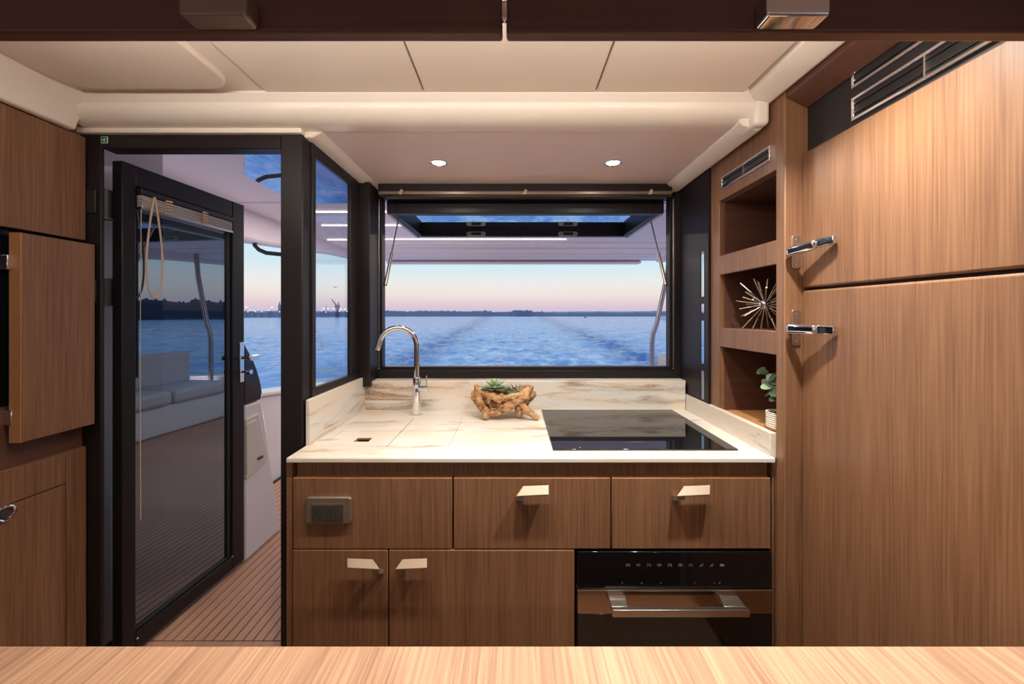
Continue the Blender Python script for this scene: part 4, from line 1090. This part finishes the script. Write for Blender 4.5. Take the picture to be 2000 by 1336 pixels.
# ================================================================== SEA AND SHORE
ZS = -1.15
sea = bpy.data.meshes.new('sea')
NA, NR = 440, 400
verts, faces = [], []
r0, r1 = 7.0, 3200.0
for i in range(NR):
    r_ = r0 * (r1/r0) ** (i/(NR-1))
    dr = r_ * math.log(r1/r0)/(NR-1)
    for j in range(NA):
        a = R(-100 + 200*j/(NA-1))
        X_, Y_ = r_*math.sin(a), r_*math.cos(a)
        am = max(0.0, 1 - dr/2.2)
        h = 0.0
        if am > 0:
            h = .16*noise.noise(Vector((X_*.30, Y_*.5, 1.3))) + .15*noise.noise(Vector((X_*.75, Y_*1.1, 4.7))) + .09*noise.noise(Vector((X_*1.9, Y_*2.3, 9.1)))
            if Y_ > 0:
                q = abs(X_ - .8) / (5.2 + .065*Y_)
                e_ = math.exp(-((q - 1.0)/.20)**2)
                if e_ > .02: h += e_*(.22*noise.noise(Vector((X_*1.0, Y_*.9, 3.3))) + .16*noise.noise(Vector((X_*2.3, Y_*2.0, 6.1))))
            h *= am
        verts.append((X_, Y_, h))
for i in range(NR - 1):
    for j in range(NA - 1):
        k = i*NA + j
        faces.append((k, k+1, k+NA+1, k+NA))
sea.from_pydata(verts, [], faces); sea.update()
for p in sea.polygons: p.use_smooth = True
sea.materials.append(M['sea'])
so_ = bpy.data.objects.new('sea', sea); COL.objects.link(so_); so_.location = (0, 0, ZS)
so_['kind'] = 'structure'; so_['label'] = 'rippled blue evening sea with the boat wake'
if so_.data.polygons[0].normal.z < 0: so_.data.flip_normals()

def ridge(name, r_, a0, a1, hfun, mat, depth=60, n=260):
    mb = MB(); prev = None
    for k in range(n + 1):
        a = R(a0 + (a1 - a0)*k/n)
        h = hfun(a0 + (a1 - a0)*k/n)
        d0 = Vector((math.sin(a), math.cos(a), 0))
        ring_ = [mb.bm.verts.new(d0*r_ + Vector((0, 0, ZS - .5))), mb.bm.verts.new(d0*(r_ + depth*.15) + Vector((0, 0, ZS + h*.72))),
                 mb.bm.verts.new(d0*(r_ + depth*.5) + Vector((0, 0, ZS + h))), mb.bm.verts.new(d0*(r_ + depth) + Vector((0, 0, ZS - .5)))]
        if prev:
            for q in range(3): mb.bm.faces.new((prev[q], ring_[q], ring_[q+1], prev[q+1]))
        prev = ring_
    o = obj(name, mb, mat); o['kind'] = 'structure'; return o
def n1(x, s=0): return noise.noise(Vector((x, s, 0)))
RS = 620.0
u_ = RS/FPX
def h_shore(a):
    base = 7.2*u_ + ZS*-1*0
    x = math.tan(R(a))*FPX + VX if abs(a) < 80 else 0
    h = 5.5 + 2.0*n1(a*.35, 2) + 1.6*n1(a*2.2, 5) + 1.4*abs(n1(a*9, 7))
    if x < 960 and a > -22: h += 1.8
    if 1000 < x < 1040: h += 3.0
    if x > 1060: h -= 1.4
    return max(1.6, h + 1.5)
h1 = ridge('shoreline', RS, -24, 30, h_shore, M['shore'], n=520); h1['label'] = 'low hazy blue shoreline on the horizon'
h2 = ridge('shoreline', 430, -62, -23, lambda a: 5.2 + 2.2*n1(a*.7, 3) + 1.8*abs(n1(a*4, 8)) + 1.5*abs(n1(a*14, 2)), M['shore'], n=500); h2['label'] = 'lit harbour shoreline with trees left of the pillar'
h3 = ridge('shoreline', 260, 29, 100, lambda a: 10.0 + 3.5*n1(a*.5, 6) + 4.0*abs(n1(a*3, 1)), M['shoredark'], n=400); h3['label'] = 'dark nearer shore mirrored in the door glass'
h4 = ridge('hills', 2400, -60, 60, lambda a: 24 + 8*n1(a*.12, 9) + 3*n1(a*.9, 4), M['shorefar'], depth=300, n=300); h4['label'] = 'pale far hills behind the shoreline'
# harbour lamps
def at(x, y, d):
    v = px(x, y, 1.0) - Vector((0, 0, EYE)); v.y = 1.0
    q = Vector((v.x, 1.0, v.z)) * d
    return Vector((q.x, q.y, EYE + q.z))
lamps = [(481, 600), (531, 601), (488, 606), (525, 606), (484, 609), (499, 609), (511, 609), (546, 609), (496, 607),
         (632, 603), (641, 603), (651, 603), (666, 604), (674, 604), (628, 607), (663, 608), (678, 608), (636.5, 610), (684, 608)]
order = ('first', 'second', 'third', 'fourth', 'fifth', 'sixth', 'seventh', 'eighth', 'ninth', 'tenth')
for part_, grp, where in ((lamps[:9], 'harbour lamps seen through the doorway', 'seen through the doorway'), (lamps[9:], 'harbour lamps seen through the side window', 'seen through the side window')):
    for i, (x, y) in enumerate(sorted(part_)):
        p = at(x, y, 330)
        r_ = .5 if y < 605 else .32
        lt_ = thing('harbour_lamp', '%s tiny harbour lamp from the left, %s' % (order[i], where), 'lamp', (p.x, p.y, ZS), grp)
        obj('lamp_globe', MB().ball(p, r_, 8), M['shorelamp'], lt_)
        obj('lamp_mast', MB().tube([(p.x, p.y, ZS - .3), p], .12, 6), M['shoredark'], lt_)
# crane
crn = thing('harbour_crane', 'dark harbour crane with a raised jib on the far shore', 'crane', at(660, 612, 345))
A = lambda x, y: at(x, y, 345)
cb_ = A(659, 612); cb_.z = ZS - .3
obj('crane_base', MB().tube([cb_, A(659, 598)], [2.0, 1.2], 8), M['shoredark'], crn)
obj('crane_cab', MB().tube([A(655, 598.5), A(663, 598.5)], 1.5, 8), M['shoredark'], crn)
obj('crane_jib', MB().tube([A(658, 598), A(648, 584.5)], [.7, .4], 6), M['shoredark'], crn)
obj('crane_mast', MB().tube([A(660.5, 598), A(661, 590)], [.6, .4], 6), M['shoredark'], crn)
# towers
for (x, yt, lab, d, r_) in ((546, 588, 'pale slender church-like tower on the far shore by the pillar', 345, 1.3), (637, 592, 'thin mast on the far shore left of the crane', 345, .3)):
    t_ = thing('shore_tower', lab, 'tower', at(x, 612, d))
    obj('shaft', MB().tube([at(x, 612, d), at(x, yt + 9, d)], [r_, r_*.85], 8), M['shorefar'], t_)
    obj('spire', MB().tube([at(x, yt + 9, d), at(x, yt + 6, d), at(x, yt, d)], [r_*.85, r_*.5, .1], 8), M['shorefar'], t_)
# shoreline building block and hotel
for i, (x0, x1, yt, lab) in enumerate(((1008, 1021, 606.2, 'broad low building block standing on the hazy shoreline'), (1024, 1038, 607.6, 'lower building wing on the hazy shoreline'))):
    a, b = at(x0, 615, 600), at(x1, 615, 600)
    o = rebase(obj('shore_building', MB().box(a.x, b.x, 600, 614, ZS, at(x0, yt, 600).z), M['shore'], None, bevel=.8), ((a.x + b.x)/2, 607, ZS))
    tag(o, lab, 'building')
# dark tower block for the mirrored shore
for (ang, wd, hh, lab) in ((63, 12, 26, 'dark tower block on the mirrored shore'), (70, 18, 12, 'low dark warehouse on the mirrored shore'), (55, 22, 11, 'dark moored ship hull on the mirrored shore')):
    a = R(ang); c_ = Vector((math.sin(a)*245, math.cos(a)*245, ZS))
    o = rebase(obj('shore_building', MB().box(c_.x - wd/2, c_.x + wd/2, c_.y - 6, c_.y + 6, ZS, ZS + hh).box(c_.x - wd/5, c_.x + wd/3, c_.y - 5, c_.y + 5, ZS + hh - .1, ZS + hh*1.15), M['shoredark'], None, bevel=.3), c_)
    tag(o, lab, 'building')
# distant boats
def boat(p, L_, lab, main, top):
    b_ = thing('motor_boat', lab, 'boat', p)
    hull = MB().hexa([p + Vector((-.42*L_, -.10*L_, 0)), p + Vector((.42*L_, -.10*L_, 0)), p + Vector((.42*L_, .10*L_, 0)), p + Vector((-.42*L_, .10*L_, 0)),
                      p + Vector((-.5*L_, -.13*L_, .16*L_)), p + Vector((.55*L_, -.03*L_, .2*L_)), p + Vector((.55*L_, .03*L_, .2*L_)), p + Vector((-.5*L_, .13*L_, .16*L_))])
    obj('hull', hull, main, b_, bevel=.05)
    obj('cabin', MB().hexa([p + Vector((x_, y_, z_)) for z_, k in ((.16*L_, 1), (.33*L_, .8)) for x_, y_ in ((-.25*L_*k, -.09*L_), (.25*L_*k, -.09*L_), (.25*L_*k, .09*L_), (-.25*L_*k, .09*L_))]), top, b_, bevel=.05)
    obj('flybridge', MB().box(p.x - .16*L_, p.x + .08*L_, p.y - .07*L_, p.y + .07*L_, p.z + .45*L_, p.z + .49*L_).box(p.x - .12*L_, p.x - .10*L_, p.y - .01*L_, p.y + .01*L_, p.z + .32*L_, p.z + .62*L_), M['shorefar'], b_)
boat(at(1297, 624, 205).xy.to_3d() + Vector((0, 0, ZS)), 6.0, 'small white motor boat on the sea at the right window edge', M['white'], M['white'])
boat(at(1143, 618.5, 330).xy.to_3d() + Vector((0, 0, ZS)), 2.6, 'tiny dark boat on the sea below the shoreline', M['shoredark'], M['shore'])
# bird
bd = at(655, 561, 60)
bm_ = MB(); leafblade(bm_, bd, Vector((1, .2, .25)), Vector((0, 0, 1)), .55, .18, .03); leafblade(bm_, bd, Vector((-1, .2, .1)), Vector((0, 0, 1)), .55, .18, .03); bm_.ball(bd, .1, 8, (1, 2, .8))
bo = rebase(obj('seagull', bm_, M['shoredark']), bd)
tag(bo, 'tiny dark gull flying above the crane', 'bird')
